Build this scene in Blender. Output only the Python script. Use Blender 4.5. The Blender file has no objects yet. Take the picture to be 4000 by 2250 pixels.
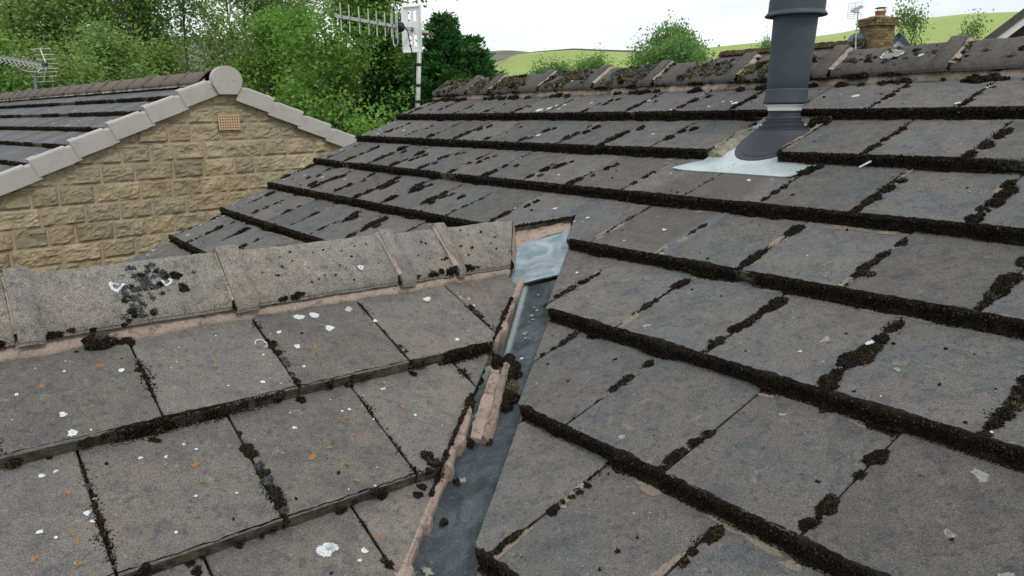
import bpy, math, random
import numpy as np
from mathutils import Vector, Matrix
S = bpy.context.scene
COL = S.collection
Z0 = 6.0                                   # the camera hovers 6 m above the lawn
rad = math.radians
# ------------------------------------------------------------------ camera
cam_d = bpy.data.cameras.new('camera'); cam = bpy.data.objects.new('camera', cam_d); COL.objects.link(cam)
cam_d.sensor_width = 36.0; cam_d.lens = 2977.2 / 4000 * 36.0
cam_d.clip_start = 0.05; cam_d.clip_end = 8000
PITCH, ROLL = 0.22713, -0.01525
fw = Vector((0, math.cos(PITCH), -math.sin(PITCH))); rt = Vector((1, 0, 0)); up = rt.cross(fw)
rt2 = rt * math.cos(ROLL) + up * math.sin(ROLL); up2 = -rt * math.sin(ROLL) + up * math.cos(ROLL)
cam.matrix_world = Matrix(((rt2.x, up2.x, -fw.x, 0), (rt2.y, up2.y, -fw.y, 0), (rt2.z, up2.z, -fw.z, Z0), (0, 0, 0, 1)))
S.camera = cam
# ------------------------------------------------------------------ light and exposure
SUN_EL, SUN_AZ = 50.0, 150.0               # high veiled sun behind the camera, to its right
W = bpy.data.worlds.new('World'); S.world = W; W.use_nodes = True
nt = W.node_tree; nt.nodes.clear()
wo = nt.nodes.new('ShaderNodeOutputWorld'); bg = nt.nodes.new('ShaderNodeBackground'); bg.inputs[1].default_value = 0.12
sky = nt.nodes.new('ShaderNodeTexSky'); sky.sky_type = 'NISHITA'; sky.sun_disc = False
sky.sun_elevation = rad(SUN_EL); sky.sun_rotation = rad(SUN_AZ); sky.altitude = 200; sky.dust_density = 2.0
tc = nt.nodes.new('ShaderNodeTexCoord'); mp = nt.nodes.new('ShaderNodeMapping'); mp.inputs['Scale'].default_value = (1.0, 1.0, 4.5)
n1 = nt.nodes.new('ShaderNodeTexNoise'); n1.inputs['Scale'].default_value = 2.6; n1.inputs['Detail'].default_value = 6; n1.inputs['Roughness'].default_value = 0.55
cr = nt.nodes.new('ShaderNodeValToRGB'); cr.color_ramp.elements[0].position = 0.30; cr.color_ramp.elements[1].position = 0.56
cr.color_ramp.elements[0].color = (0.62, 0.62, 0.62, 1); cr.color_ramp.elements[1].color = (1, 1, 1, 1)
mx = nt.nodes.new('ShaderNodeMix'); mx.data_type = 'RGBA'
mx.inputs[7].default_value = (9.0, 9.4, 9.5, 1)      # bright thin overcast
nt.links.new(tc.outputs['Generated'], mp.inputs[0]); nt.links.new(mp.outputs[0], n1.inputs['Vector'])
nt.links.new(n1.outputs['Fac'], cr.inputs[0]); nt.links.new(cr.outputs[0], mx.inputs[0])
nt.links.new(sky.outputs[0], mx.inputs[6]); nt.links.new(mx.outputs[2], bg.inputs[0]); nt.links.new(bg.outputs[0], wo.inputs[0])
sd = bpy.data.lights.new('sun', 'SUN'); sd.energy = 1.3; sd.angle = rad(12); sd.color = (1, 0.97, 0.92)
so = bpy.data.objects.new('sun', sd); COL.objects.link(so); so.location = (0, -5, 20)
az = rad(SUN_AZ); sdir = Vector((math.sin(az) * math.cos(rad(SUN_EL)), math.cos(az) * math.cos(rad(SUN_EL)), math.sin(rad(SUN_EL))))
so.rotation_euler = sdir.to_track_quat('Z', 'Y').to_euler()
S.view_settings.view_transform = 'Standard'; S.view_settings.look = 'None'; S.view_settings.gamma = 1.0
S.view_settings.exposure = 0.0
# ------------------------------------------------------------------ noise and mesh helpers
def _h(ix, iy, iz, s):
    n = (ix * 374761393 + iy * 668265263 + iz * 2147483647 + s * 1274126177) & 0xffffffff
    n = ((n ^ (n >> 13)) * 1274126177) & 0xffffffff
    n = ((n ^ (n >> 15)) * 2246822519) & 0xffffffff
    return ((n ^ (n >> 16)) & 0xffffff) / float(0xffffff)
def vn(p, scale=1.0, seed=0):
    p = np.atleast_2d(np.asarray(p, float)) * scale + 1000.0
    i = np.floor(p).astype(np.int64); f = p - i; f = f * f * (3 - 2 * f)
    r = 0
    for dx in (0, 1):
        for dy in (0, 1):
            for dz in (0, 1):
                w = (f[:, 0] if dx else 1 - f[:, 0]) * (f[:, 1] if dy else 1 - f[:, 1]) * (f[:, 2] if dz else 1 - f[:, 2])
                r = r + w * _h(i[:, 0] + dx, i[:, 1] + dy, i[:, 2] + dz, seed)
    return r * 2 - 1
def fbm(p, scale, seed=0, o=3):
    return sum(vn(p, scale * 2 ** k, seed + k) * 0.5 ** k for k in range(o))
class MB:
    """collects vertices and faces of one mesh; mi = material index per face"""
    def __init__(s): s.v = []; s.f = []; s.m = []; s.n = 0; s.att = None
    def add(s, v, f, mi=0):
        v = np.asarray(v, float).reshape(-1, 3)
        s.v.append(v); n = s.n
        for q in f: s.f.append([i + n for i in q]); s.m.append(mi)
        s.n += len(v)
    def tris(s, v, mi=0):
        """v (N,k,3): N separate k-gons"""
        N, k = v.shape[:2]
        idx = (np.arange(N * k) + s.n).reshape(N, k)
        s.v.append(v.reshape(-1, 3)); s.f.extend(idx.tolist()); s.m.extend([mi] * N); s.n += N * k
    def build(s, name, mats, parent=None, smooth=False, local=False, label=None, kind=None):
        me = bpy.data.meshes.new(name)
        v = np.concatenate(s.v) if s.v else np.zeros((0, 3))
        if parent is not None and not local: v = v - np.array(parent.location)
        me.vertices.add(len(v)); me.vertices.foreach_set('co', v.astype(np.float32).ravel())
        lt = np.array([len(q) for q in s.f], np.int32); ls = np.concatenate([[0], np.cumsum(lt)[:-1]]).astype(np.int32) if len(lt) else lt
        flat = np.array([i for q in s.f for i in q], np.int32)
        me.loops.add(len(flat)); me.loops.foreach_set('vertex_index', flat)
        me.polygons.add(len(lt)); me.polygons.foreach_set('loop_start', ls); me.polygons.foreach_set('loop_total', lt)
        me.update(calc_edges=True)
        for m in (mats if isinstance(mats, (list, tuple)) else [mats]): me.materials.append(m)
        me.polygons.foreach_set('material_index', np.array(s.m, np.int32))
        me.polygons.foreach_set('use_smooth', np.full(len(lt), bool(smooth)))
        if s.att is not None:
            at = me.attributes.new('fade', 'FLOAT', 'POINT'); at.data.foreach_set('value', np.concatenate(s.att).astype(np.float32))
        else: me.validate()
        o = bpy.data.objects.new(name, me); COL.objects.link(o)
        if parent is not None: o.parent = parent
        if label: o['label'] = label
        if kind: o['kind'] = kind
        return o
def thing(name, label, cat, loc=(0, 0, 0), group=None, kind=None):
    o = bpy.data.objects.new(name, None); COL.objects.link(o); o.location = loc; o.empty_display_size = 0.2
    return tag(o, label, cat, group, kind)
def tag(o, label=None, cat=None, group=None, kind=None):
    if label: o['label'] = label
    if cat: o['category'] = cat
    if group: o['group'] = group
    if kind: o['kind'] = kind
    return o
def box(mb, c, ax, half, mi=0):
    """box centred c with axes ax (3 unit vectors) and half sizes"""
    c = np.array(c, float); A = [np.array(a, float) * h for a, h in zip(ax, half)]
    v = [c + sx * A[0] + sy * A[1] + sz * A[2] for sz in (-1, 1) for sx, sy in ((-1, -1), (1, -1), (1, 1), (-1, 1))]
    mb.add(v, [(3, 2, 1, 0), (4, 5, 6, 7), (0, 1, 5, 4), (1, 2, 6, 5), (2, 3, 7, 6), (3, 0, 4, 7)], mi)
def tube(mb, pts, r, n=8, mi=0, cap=True):
    pts = [np.array(p, float) for p in pts]; rs = r if hasattr(r, '__len__') else [r] * len(pts)
    V = []; ref = None
    for i, p in enumerate(pts):
        t = pts[min(i + 1, len(pts) - 1)] - pts[max(i - 1, 0)]; t = t / (np.linalg.norm(t) + 1e-9)
        if ref is None: ref = np.array([0, 0, 1.0]) if abs(t[2]) < 0.9 else np.array([1.0, 0, 0])
        a = np.cross(t, ref); a /= np.linalg.norm(a) + 1e-9; b = np.cross(a, t); ref = b
        for j in range(n):
            an = 2 * math.pi * j / n; V.append(p + (a * math.cos(an) + b * math.sin(an)) * rs[i])
    F = [(i * n + j, i * n + (j + 1) % n, (i + 1) * n + (j + 1) % n, (i + 1) * n + j) for i in range(len(pts) - 1) for j in range(n)]
    if cap: F += [tuple(range(n))[::-1], tuple((len(pts) - 1) * n + j for j in range(n))]
    mb.add(V, F, mi)
def lathe(mb, c, prof, n=40, mi=0, ax=(0, 0, 1)):
    """prof: list of (radius, height)"""
    c = np.array(c, float); V = []
    for r, z in prof:
        for j in range(n):
            an = 2 * math.pi * j / n; V.append(c + np.array([r * math.cos(an), r * math.sin(an), z]))
    F = [(i * n + j, i * n + (j + 1) % n, (i + 1) * n + (j + 1) % n, (i + 1) * n + j) for i in range(len(prof) - 1) for j in range(n)]
    mb.add(V, F, mi)
def grid(mb, P, mi=0, flip=False):
    """P (m,n,3) surface grid"""
    m, n = P.shape[:2]
    F = [(i * n + j, i * n + j + 1, (i + 1) * n + j + 1, (i + 1) * n + j) for i in range(m - 1) for j in range(n - 1)]
    if flip: F = [q[::-1] for q in F]
    mb.add(P.reshape(-1, 3), F, mi)
# ------------------------------------------------------------------ materials
def mat(name, rough=0.85, spec=0.3):
    m = bpy.data.materials.new(name); m.use_nodes = True; t = m.node_tree; b = t.nodes['Principled BSDF']
    b.inputs['Roughness'].default_value = rough; b.inputs['Specular IOR Level'].default_value = spec
    return m, t, b
class N:
    """tiny node shorthand"""
    def __init__(s, t, coord='Object'):
        s.t = t; s.tc = t.nodes.new('ShaderNodeTexCoord').outputs[coord]
    def noise(s, sc, det=3, rough=0.5, vec=None, out='Fac', dist=0):
        n = s.t.nodes.new('ShaderNodeTexNoise'); n.inputs['Scale'].default_value = sc; n.inputs['Detail'].default_value = det; n.inputs['Roughness'].default_value = rough; n.inputs['Distortion'].default_value = dist
        s.t.links.new(vec or s.tc, n.inputs['Vector']); return n.outputs[out]
    def vor(s, sc, feat='F1', out='Distance', rnd=1.0, vec=None):
        n = s.t.nodes.new('ShaderNodeTexVoronoi'); n.inputs['Scale'].default_value = sc; n.feature = feat; n.inputs['Randomness'].default_value = rnd
        s.t.links.new(vec or s.tc, n.inputs['Vector']); return n.outputs[out]
    def ramp(s, x, stops):
        n = s.t.nodes.new('ShaderNodeValToRGB'); e = n.color_ramp.elements
        while len(e) < len(stops): e.new(0.5)
        for q, (p, c) in zip(e, stops): q.position = p; q.color = (*c, 1) if hasattr(c, '__len__') else (c, c, c, 1)
        s.t.links.new(x, n.inputs[0]); return n.outputs[0]
    def mix(s, f, a, b, mode='MIX'):
        n = s.t.nodes.new('ShaderNodeMix'); n.data_type = 'RGBA'; n.blend_type = mode
        for k, x in ((0, f), (6, a), (7, b)):
            if isinstance(x, (int, float)): n.inputs[k].default_value = x if k == 0 else (x, x, x, 1)
            elif isinstance(x, tuple): n.inputs[k].default_value = (*x, 1)
            else: s.t.links.new(x, n.inputs[k])
        return n.outputs[2]
    def math(s, op, a, b=0.0):
        n = s.t.nodes.new('ShaderNodeMath'); n.operation = op
        for k, x in ((0, a), (1, b)):
            if isinstance(x, (int, float)): n.inputs[k].default_value = x
            else: s.t.links.new(x, n.inputs[k])
        return n.outputs[0]
    def map(s, scale, rot=(0, 0, 0)):
        n = s.t.nodes.new('ShaderNodeMapping'); n.inputs['Scale'].default_value = scale; n.inputs['Rotation'].default_value = rot
        s.t.links.new(s.tc, n.inputs[0]); return n.outputs[0]
    def island(s): return s.t.nodes.new('ShaderNodeNewGeometry').outputs['Random Per Island']
    def bump(s, b, h, strength=0.3, dist=0.01):
        n = s.t.nodes.new('ShaderNodeBump'); n.inputs['Strength'].default_value = strength; n.inputs['Distance'].default_value = dist
        s.t.links.new(h, n.inputs['Height']); s.t.links.new(n.outputs[0], b.inputs['Normal'])
    def col(s, b, c): s.t.links.new(c, b.inputs['Base Color'])
def concrete(name, base, warm, dark, light, warm_amt=0.5, blot=0.5, grit=1.0, stain=None):
    m, t, b = mat(name, 0.93, 0.18); n = N(t)
    c = n.mix(n.ramp(n.noise(3.2, 4, 0.6), [(0.38, 0.0), (0.66, warm_amt)]), base, warm)
    c = n.mix(n.ramp(n.noise(17, 4, 0.62), [(0.45, 0.0), (0.72, blot)]), c, dark)
    c = n.mix(n.ramp(n.noise(58, 3, 0.6), [(0.53, 0.0), (0.68, blot * 1.1)]), c, dark)
    c = n.mix(n.ramp(n.noise(1.3, 3, 0.6), [(0.35, 0.0), (0.7, 0.35)]), c, n.mix(1.0, c, (0.82, 0.84, 0.86), 'MULTIPLY'))
    c = n.mix(n.ramp(n.noise(38, 3, 0.6), [(0.60, 0.0), (0.80, 0.5)]), c, light)
    g = n.ramp(n.noise(330, 2, 0.7), [(0.30, 1 - 0.45 * grit), (0.5, 1.0), (0.72, 1 + 0.55 * grit)])
    c = n.mix(1.0, c, g, 'MULTIPLY')
    v = n.vor(210, 'F1'); c = n.mix(n.ramp(v, [(0.10, 0.75), (0.17, 0.0)]), c, light)      # pale sand grains
    c = n.mix(1.0, c, n.ramp(n.island(), [(0, 0.80), (0.5, 1.0), (1, 1.16)]), 'MULTIPLY')
    if stain: c = stain(n, c)
    n.col(b, c)
    n.bump(b, n.mix(0.5, n.noise(260, 3, 0.75), n.noise(70, 3, 0.6)), 0.35, 0.003)
    return m
M = {}
def runoff(n, c):
    """brown and blue run-off below the lead slate of the flue: a mark on the tiles along the slope"""
    t = n.t; tr = t.nodes.new('ShaderNodeMapping'); tr.inputs['Location'].default_value = (-RO[0], -RO[1], -RO[2]); t.links.new(n.tc, tr.inputs[0])
    def dot(v):
        d = t.nodes.new('ShaderNodeVectorMath'); d.operation = 'DOT_PRODUCT'; t.links.new(tr.outputs[0], d.inputs[0]); d.inputs[1].default_value = v; return d.outputs['Value']
    a = n.math('DIVIDE', dot((0.59480, -0.80387, 0)), 0.30); k = n.math('DIVIDE', dot((-0.7367, -0.5451, -0.39978)), 0.34351)
    w = n.math('MULTIPLY', n.math('SUBTRACT', n.noise(6, 3, .6), 0.5), 0.5)
    def band(x, lo, hi, s_): return n.math('MULTIPLY', n.ramp(n.math('ADD', n.math('DIVIDE', n.math('SUBTRACT', x, lo), s_ * 2), 0.5), [(0.25, 0.0), (0.75, 1.0)]), n.ramp(n.math('ADD', n.math('DIVIDE', n.math('SUBTRACT', hi, x), s_ * 2), 0.5), [(0.25, 0.0), (0.75, 1.0)]))
    m1 = n.math('MULTIPLY', band(n.math('ADD', a, w), 10.0, 11.25, .25), band(k, 2.2, 4.0, .5)); m2 = n.math('MULTIPLY', band(n.math('ADD', a, n.math('MULTIPLY', w, .2)), 11.06, 11.16, .09), band(k, 3.0, 4.02, .15))
    c = n.mix(n.math('MULTIPLY', m1, .55), c, (0.080, 0.070, 0.064)); return n.mix(n.math('MULTIPLY', m2, .6), c, (0.13, 0.175, 0.22))
RO = (0.0, 0.0, 0.12726 + Z0)          # main_roof coordinates start at the foot of the house
M['tileA'] = concrete('grey_concrete_tile', (0.120, 0.117, 0.117), (0.150, 0.134, 0.116), (0.060, 0.061, 0.068), (0.25, 0.23, 0.20), 0.55, 0.6, stain=runoff)
M['tileB'] = concrete('brown_grey_concrete_tile', (0.141, 0.133, 0.124), (0.176, 0.155, 0.128), (0.076, 0.075, 0.085), (0.30, 0.26, 0.21), 0.75, 0.62)
M['ridgeA'] = concrete('ridge_concrete', (0.105, 0.098, 0.092), (0.128, 0.108, 0.092), (0.052, 0.050, 0.052), (0.20, 0.185, 0.155), 0.6, 0.6, 1.1)
def patina(n, c): return n.mix(n.ramp(n.noise(3.1, 4, 0.6), [(0.54, 0.0), (0.68, 0.32)]), c, (0.15, 0.175, 0.20))
M['ridgeB'] = concrete('pale_ridge_concrete', (0.210, 0.196, 0.176), (0.245, 0.205, 0.160), (0.085, 0.084, 0.086), (0.40, 0.34, 0.25), 0.6, 0.6, 1.35, stain=patina)
M['tileC'] = concrete('smooth_grey_tile', (0.128, 0.129, 0.134), (0.142, 0.136, 0.128), (0.075, 0.076, 0.080), (0.30, 0.30, 0.30), 0.4, 0.4, 0.7)
M['ridgeC'] = concrete('brown_ridge_concrete', (0.150, 0.128, 0.115), (0.190, 0.150, 0.120), (0.075, 0.066, 0.062), (0.26, 0.23, 0.20), 0.6, 0.5, 0.8)
M['tileE'] = concrete('purple_brown_tile', (0.080, 0.058, 0.056), (0.10, 0.07, 0.06), (0.045, 0.036, 0.038), (0.16, 0.14, 0.13), 0.5, 0.5, 0.6)
m, t, b = mat('mossy_tile_edge', 0.95, 0.1); n = N(t)
c = n.mix(n.ramp(n.noise(30, 4, 0.65), [(0.38, 0.0), (0.62, 1.0)]), (0.040, 0.038, 0.030), (0.125, 0.122, 0.088))
c = n.mix(1.0, c, n.ramp(n.noise(300, 2, 0.7), [(0.3, 0.55), (0.7, 1.45)]), 'MULTIPLY'); n.col(b, c); n.bump(b, n.noise(160, 4, 0.7), 0.7, 0.006); M['edge'] = m
def mossmat(name, stops):
    m, t, b = mat(name, 1.0, 0.05); n = N(t)
    c = n.ramp(n.island(), stops)
    c = n.mix(n.ramp(n.noise(7, 3, 0.6), [(0.5, 0.0), (0.7, 0.6)]), c, n.mix(1.0, c, (1.25, 0.95, 0.85), 'MULTIPLY'))
    c = n.mix(1.0, c, n.ramp(n.noise(240, 3, 0.7), [(0.3, 0.45), (0.7, 1.5)]), 'MULTIPLY')
    n.bump(b, n.noise(200, 3, 0.7), 0.8, 0.004)
    n.col(b, c); return m
M['moss'] = mossmat('dark_moss', [(0, (0.008, 0.007, 0.006)), (0.5, (0.019, 0.0155, 0.013)), (0.8, (0.036, 0.034, 0.020)), (0.93, (0.050, 0.030, 0.022)), (1.0, (0.105, 0.105, 0.070))])
M['moss_olive'] = mossmat('olive_moss', [(0, (0.045, 0.034, 0.014)), (0.4, (0.095, 0.070, 0.026)), (0.75, (0.125, 0.120, 0.068)), (1.0, (0.26, 0.26, 0.19))])
M['moss_grey'] = mossmat('grey_moss', [(0, (0.030, 0.030, 0.032)), (0.5, (0.075, 0.078, 0.080)), (1.0, (0.17, 0.18, 0.18))])
def plain(name, col, rough=0.6, spec=0.3, metal=0.0, var=0.12, vs=25, bs=0.15, grime=None):
    m, t, b = mat(name, rough, spec); n = N(t); b.inputs['Metallic'].default_value = metal
    c = n.mix(1.0, col, n.ramp(n.noise(vs, 5, 0.6), [(0.25, 1 - var), (0.75, 1 + var)]), 'MULTIPLY')
    if grime: c = n.mix(n.ramp(n.noise(grime[1], 4, 0.65), [(0.52, 0.0), (0.72, grime[2])]), c, grime[0])
    n.col(b, c); n.bump(b, n.noise(vs * 8, 3, 0.6), bs, 0.003); return m
def lichen(name, col, amax=1.0, sc=150):
    m, t, b = mat(name, 0.95, 0.1); n = N(t)
    n.col(b, n.mix(1.0, col, n.ramp(n.noise(240, 3, 0.7), [(0.3, 0.55), (0.6, 1.1)]), 'MULTIPLY'))
    at = t.nodes.new('ShaderNodeAttribute'); at.attribute_name = 'fade'
    x = n.math('ADD', at.outputs['Fac'], n.math('MULTIPLY', n.math('SUBTRACT', n.noise(sc, 4, 0.75), 0.5), 2.3))
    a = n.ramp(x, [(0.30, 0.0), (0.55, amax)]); t.links.new(a, b.inputs['Alpha']); return m
m, t, b = mat('moss_underlayer', 1.0, 0.05); n = N(t)
n.col(b, n.mix(1.0, n.ramp(n.noise(40, 4, 0.7), [(0.35, (0.010, 0.009, 0.007)), (0.7, (0.034, 0.031, 0.020))]), n.ramp(n.noise(260, 3, 0.7), [(0.3, 0.4), (0.7, 1.6)]), 'MULTIPLY')); n.bump(b, n.noise(200, 3, 0.7), 1.0, 0.005); M['moss_base'] = m
M['li_white'] = lichen('white_lichen', (0.60, 0.63, 0.62)); M['li_pale'] = lichen('pale_lichen', (0.27, 0.275, 0.24), 1.0)
M['li_orange'] = lichen('orange_lichen', (0.34, 0.165, 0.065), 0.9); M['li_rim'] = lichen('cream_lichen', (0.60, 0.62, 0.52)); M['li_tan'] = lichen('tan_bare_concrete', (0.30, 0.245, 0.19), 0.75, 90)
m, t, b = mat('pinkish_mortar', 0.96, 0.1); n = N(t)
c = n.mix(n.ramp(n.noise(13, 5, 0.65), [(0.35, 0.0), (0.65, 1.0)]), (0.42, 0.32, 0.265), (0.33, 0.265, 0.225))
c = n.mix(n.ramp(n.noise(34, 5, 0.7), [(0.53, 0.0), (0.68, 0.9)]), c, (0.12, 0.10, 0.085))
c = n.mix(1.0, c, n.ramp(n.noise(320, 3, 0.75), [(0.28, 0.62), (0.72, 1.4)]), 'MULTIPLY'); n.col(b, c); n.bump(b, n.noise(110, 5, 0.75), 0.9, 0.006); M['mortar'] = m
M['mortar_grey'] = plain('grey_cement', (0.26, 0.24, 0.19), 0.95, 0.1, 0, 0.35, 38, 0.8, ((0.075, 0.068, 0.05), 22, 0.9))
M['under'] = plain('dark_underlay', (0.02, 0.02, 0.02), 0.9)
m, t, b = mat('weathered_valley_sheet', 0.72, 0.3); n = N(t)
c = n.mix(n.ramp(n.noise(6.5, 6, 0.7, dist=0.8), [(0.42, 0.0), (0.60, 1.0)]), (0.032, 0.040, 0.048), (0.074, 0.092, 0.102))
c = n.mix(n.ramp(n.noise(16, 6, 0.72), [(0.50, 0.0), (0.64, 0.8)]), c, (0.030, 0.035, 0.041))
c = n.mix(n.ramp(n.noise(75, 4, 0.7), [(0.60, 0.0), (0.72, 0.5)]), c, (0.19, 0.22, 0.225))
at = t.nodes.new('ShaderNodeAttribute'); at.attribute_name = 'fade'; w_ = n.math('ADD', at.outputs['Fac'], n.math('MULTIPLY', n.math('SUBTRACT', n.noise(11, 4, .6), .5), .5))
c = n.mix(n.ramp(w_, [(0.15, 0.0), (0.75, 0.85)]), c, (0.26, 0.30, 0.30)); c = n.mix(n.ramp(n.math('MULTIPLY', w_, -1.0), [(0.15, 0.0), (0.7, 0.7)]), c, (0.155, 0.125, 0.085))
c = n.mix(1.0, c, n.ramp(n.noise(230, 3, 0.75), [(0.28, 0.6), (0.72, 1.5)]), 'MULTIPLY'); n.col(b, c); n.bump(b, n.noise(60, 5, 0.7), 0.5, 0.006); M['valley'] = m
m, t, b = mat('blue_grey_lead', 0.55, 0.35); n = N(t)
c = n.mix(n.ramp(n.noise(9, 5, 0.6, n.map((1, 1, 2.4)), dist=1.6), [(0.36, 0.0), (0.66, 1.0)]), (0.17, 0.225, 0.255), (0.34, 0.41, 0.44))
c = n.mix(n.ramp(n.noise(60, 4, 0.7), [(0.58, 0.0), (0.78, 0.4)]), c, (0.14, 0.17, 0.19)); n.col(b, c); n.bump(b, n.noise(26, 4, 0.6), 0.35, 0.008); M['lead'] = m
m, t, b = mat('pale_lead_slate', 0.42, 0.45); n = N(t); b.inputs['Metallic'].default_value = 0.25
c = n.mix(n.ramp(n.noise(6, 4, 0.6), [(0.36, 0.0), (0.66, 1.0)]), (0.36, 0.42, 0.44), (0.58, 0.64, 0.65)); n.col(b, c); n.bump(b, n.noise(14, 3, 0.6), 0.3, 0.01); M['lead_pale'] = m
M['flue'] = plain('anthracite_flue_metal', (0.050, 0.062, 0.080), 0.62, 0.4, 0, 0.22, 9, 0.25, ((0.085, 0.098, 0.115), 5, 0.5))
M['rubber'] = plain('black_rubber', (0.034, 0.038, 0.047), 0.6, 0.35, 0, 0.12, 30, 0.2)
M['white_pl'] = plain('white_plastic', (0.80, 0.81, 0.80), 0.5, 0.4, 0, 0.06, 20, 0.05)
M['verge'] = plain('grey_verge_plastic', (0.40, 0.375, 0.355), 0.55, 0.35, 0, 0.07, 5, 0.04, ((0.27, 0.25, 0.24), 7, 0.45))
M['alu'] = plain('dull_aluminium', (0.48, 0.49, 0.48), 0.45, 0.5, 0.35, 0.15, 14, 0.1, ((0.27, 0.27, 0.26), 10, 0.5))
M['alu_dark'] = plain('weathered_grey_steel', (0.19, 0.22, 0.235), 0.5, 0.5, 0.4, 0.15, 20, 0.1)
M['black'] = plain('black_plastic', (0.012, 0.012, 0.013), 0.5, 0.4)
M['rust'] = plain('rusty_steel', (0.16, 0.09, 0.06), 0.8, 0.3)
M['terra'] = plain('terracotta', (0.42, 0.155, 0.085), 0.85, 0.2)
M['white_board'] = plain('white_painted_board', (0.74, 0.75, 0.76), 0.6, 0.3, 0, 0.05)
M['blue_slate'] = plain('dark_blue_grey_slate', (0.07, 0.095, 0.12), 0.7, 0.3)
m, t, b = mat('sandstone_blocks', 0.95, 0.12); n = N(t)
c = n.ramp(n.island(), [(0, (0.34, 0.28, 0.185)), (0.3, (0.51, 0.425, 0.285)), (0.6, (0.41, 0.35, 0.24)), (0.85, (0.47, 0.36, 0.21)), (1, (0.58, 0.49, 0.34))])
c = n.mix(n.ramp(n.noise(5.5, 5, 0.65), [(0.44, 0.0), (0.64, 0.55)]), c, (0.31, 0.27, 0.18))
c = n.mix(n.ramp(n.noise(24, 5, 0.72, n.map((1, 1, 2.2)), dist=1.2), [(0.56, 0.0), (0.70, 0.8)]), c, (0.13, 0.112, 0.072))
c = n.mix(n.ramp(n.noise(15, 4, 0.7, dist=.5), [(0.60, 0.0), (0.74, 0.6)]), c, (0.58, 0.50, 0.34))
c = n.mix(1.0, c, n.ramp(n.noise(130, 3, 0.7), [(0.3, 0.65), (0.7, 1.35)]), 'MULTIPLY'); n.col(b, c); n.bump(b, n.noise(34, 6, 0.75), 1.0, 0.03); M['stone'] = m
M['joint'] = plain('wall_mortar', (0.40, 0.32, 0.255), 0.95, 0.1, 0, 0.15, 30, 0.4)
def brickmat(name, c1, c2, mo, sc):
    m, t, b = mat(name, 0.9, 0.15); n = N(t, 'UV')
    k = t.nodes.new('ShaderNodeTexBrick'); k.inputs['Color1'].default_value = (*c1, 1); k.inputs['Color2'].default_value = (*c2, 1); k.inputs['Mortar'].default_value = (*mo, 1)
    k.inputs['Scale'].default_value = sc; k.inputs['Mortar Size'].default_value = 0.012; k.inputs['Row Height'].default_value = 0.155 * 2; k.inputs['Brick Width'].default_value = 0.5 * 2
    t.links.new(n.tc, k.inputs['Vector'])
    n.col(b, n.mix(n.ramp(n.noise(3, 4, 0.6), [(0.4, 0.0), (0.7, 0.6)]), k.outputs['Color'], (0.16, 0.12, 0.06))); return m
m, t, b = mat('yellow_brown_brick', 0.92, 0.15); n = N(t)
c = n.ramp(n.island(), [(0, (0.115, 0.080, 0.048)), (0.5, (0.20, 0.145, 0.080)), (1, (0.27, 0.20, 0.115))])
c = n.mix(n.ramp(n.noise(4, 4, 0.6), [(0.45, 0.0), (0.7, 0.6)]), c, (0.12, 0.085, 0.045)); n.col(b, c); n.bump(b, n.noise(60, 4, 0.7), 0.4, 0.006); M['brick'] = m
def leafmat(name, stops, tint, trans=0.45):
    m = bpy.data.materials.new(name); m.use_nodes = True; t = m.node_tree; t.nodes.clear(); n = N(t)
    o = t.nodes.new('ShaderNodeOutputMaterial'); d = t.nodes.new('ShaderNodeBsdfDiffuse'); tr = t.nodes.new('ShaderNodeBsdfTranslucent'); ms = t.nodes.new('ShaderNodeMixShader'); ms.inputs[0].default_value = trans
    c = n.ramp(n.island(), stops)
    c = n.mix(n.ramp(n.noise(0.75, 3, 0.6), [(0.42, 0.0), (0.62, 1.0)]), c, n.mix(1.0, c, tint, 'MULTIPLY'))
    t.links.new(c, d.inputs[0]); t.links.new(c, tr.inputs[0]); t.links.new(d.outputs[0], ms.inputs[1]); t.links.new(tr.outputs[0], ms.inputs[2]); t.links.new(ms.outputs[0], o.inputs[0]); return m
M['leaf_bright'] = leafmat('bright_green_leaves', [(0, (0.125, 0.255, 0.045)), (0.5, (0.205, 0.38, 0.075)), (1, (0.33, 0.51, 0.15))], (0.72, 0.80, 0.80))
M['leaf_mid'] = leafmat('mid_green_leaves', [(0, (0.135, 0.255, 0.060)), (0.5, (0.225, 0.385, 0.105)), (1, (0.36, 0.50, 0.20))], (1.02, 0.86, 0.85))
M['leaf_conifer'] = leafmat('dark_conifer_sprays', [(0, (0.026, 0.085, 0.030)), (0.55, (0.052, 0.155, 0.046)), (1, (0.14, 0.31, 0.085))], (0.75, 0.85, 0.72), 0.3)
M['leaf_far'] = leafmat('pale_spring_leaves', [(0, (0.13, 0.24, 0.07)), (0.5, (0.20, 0.34, 0.10)), (1, (0.29, 0.43, 0.16))], (0.75, 0.85, 0.9))
M['bark'] = plain('grey_brown_bark', (0.085, 0.070, 0.055), 0.95, 0.1, 0, 0.3, 12, 0.4)
M['sheep'] = plain('off_white_wool', (0.62, 0.60, 0.54), 0.95, 0.1)

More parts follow.
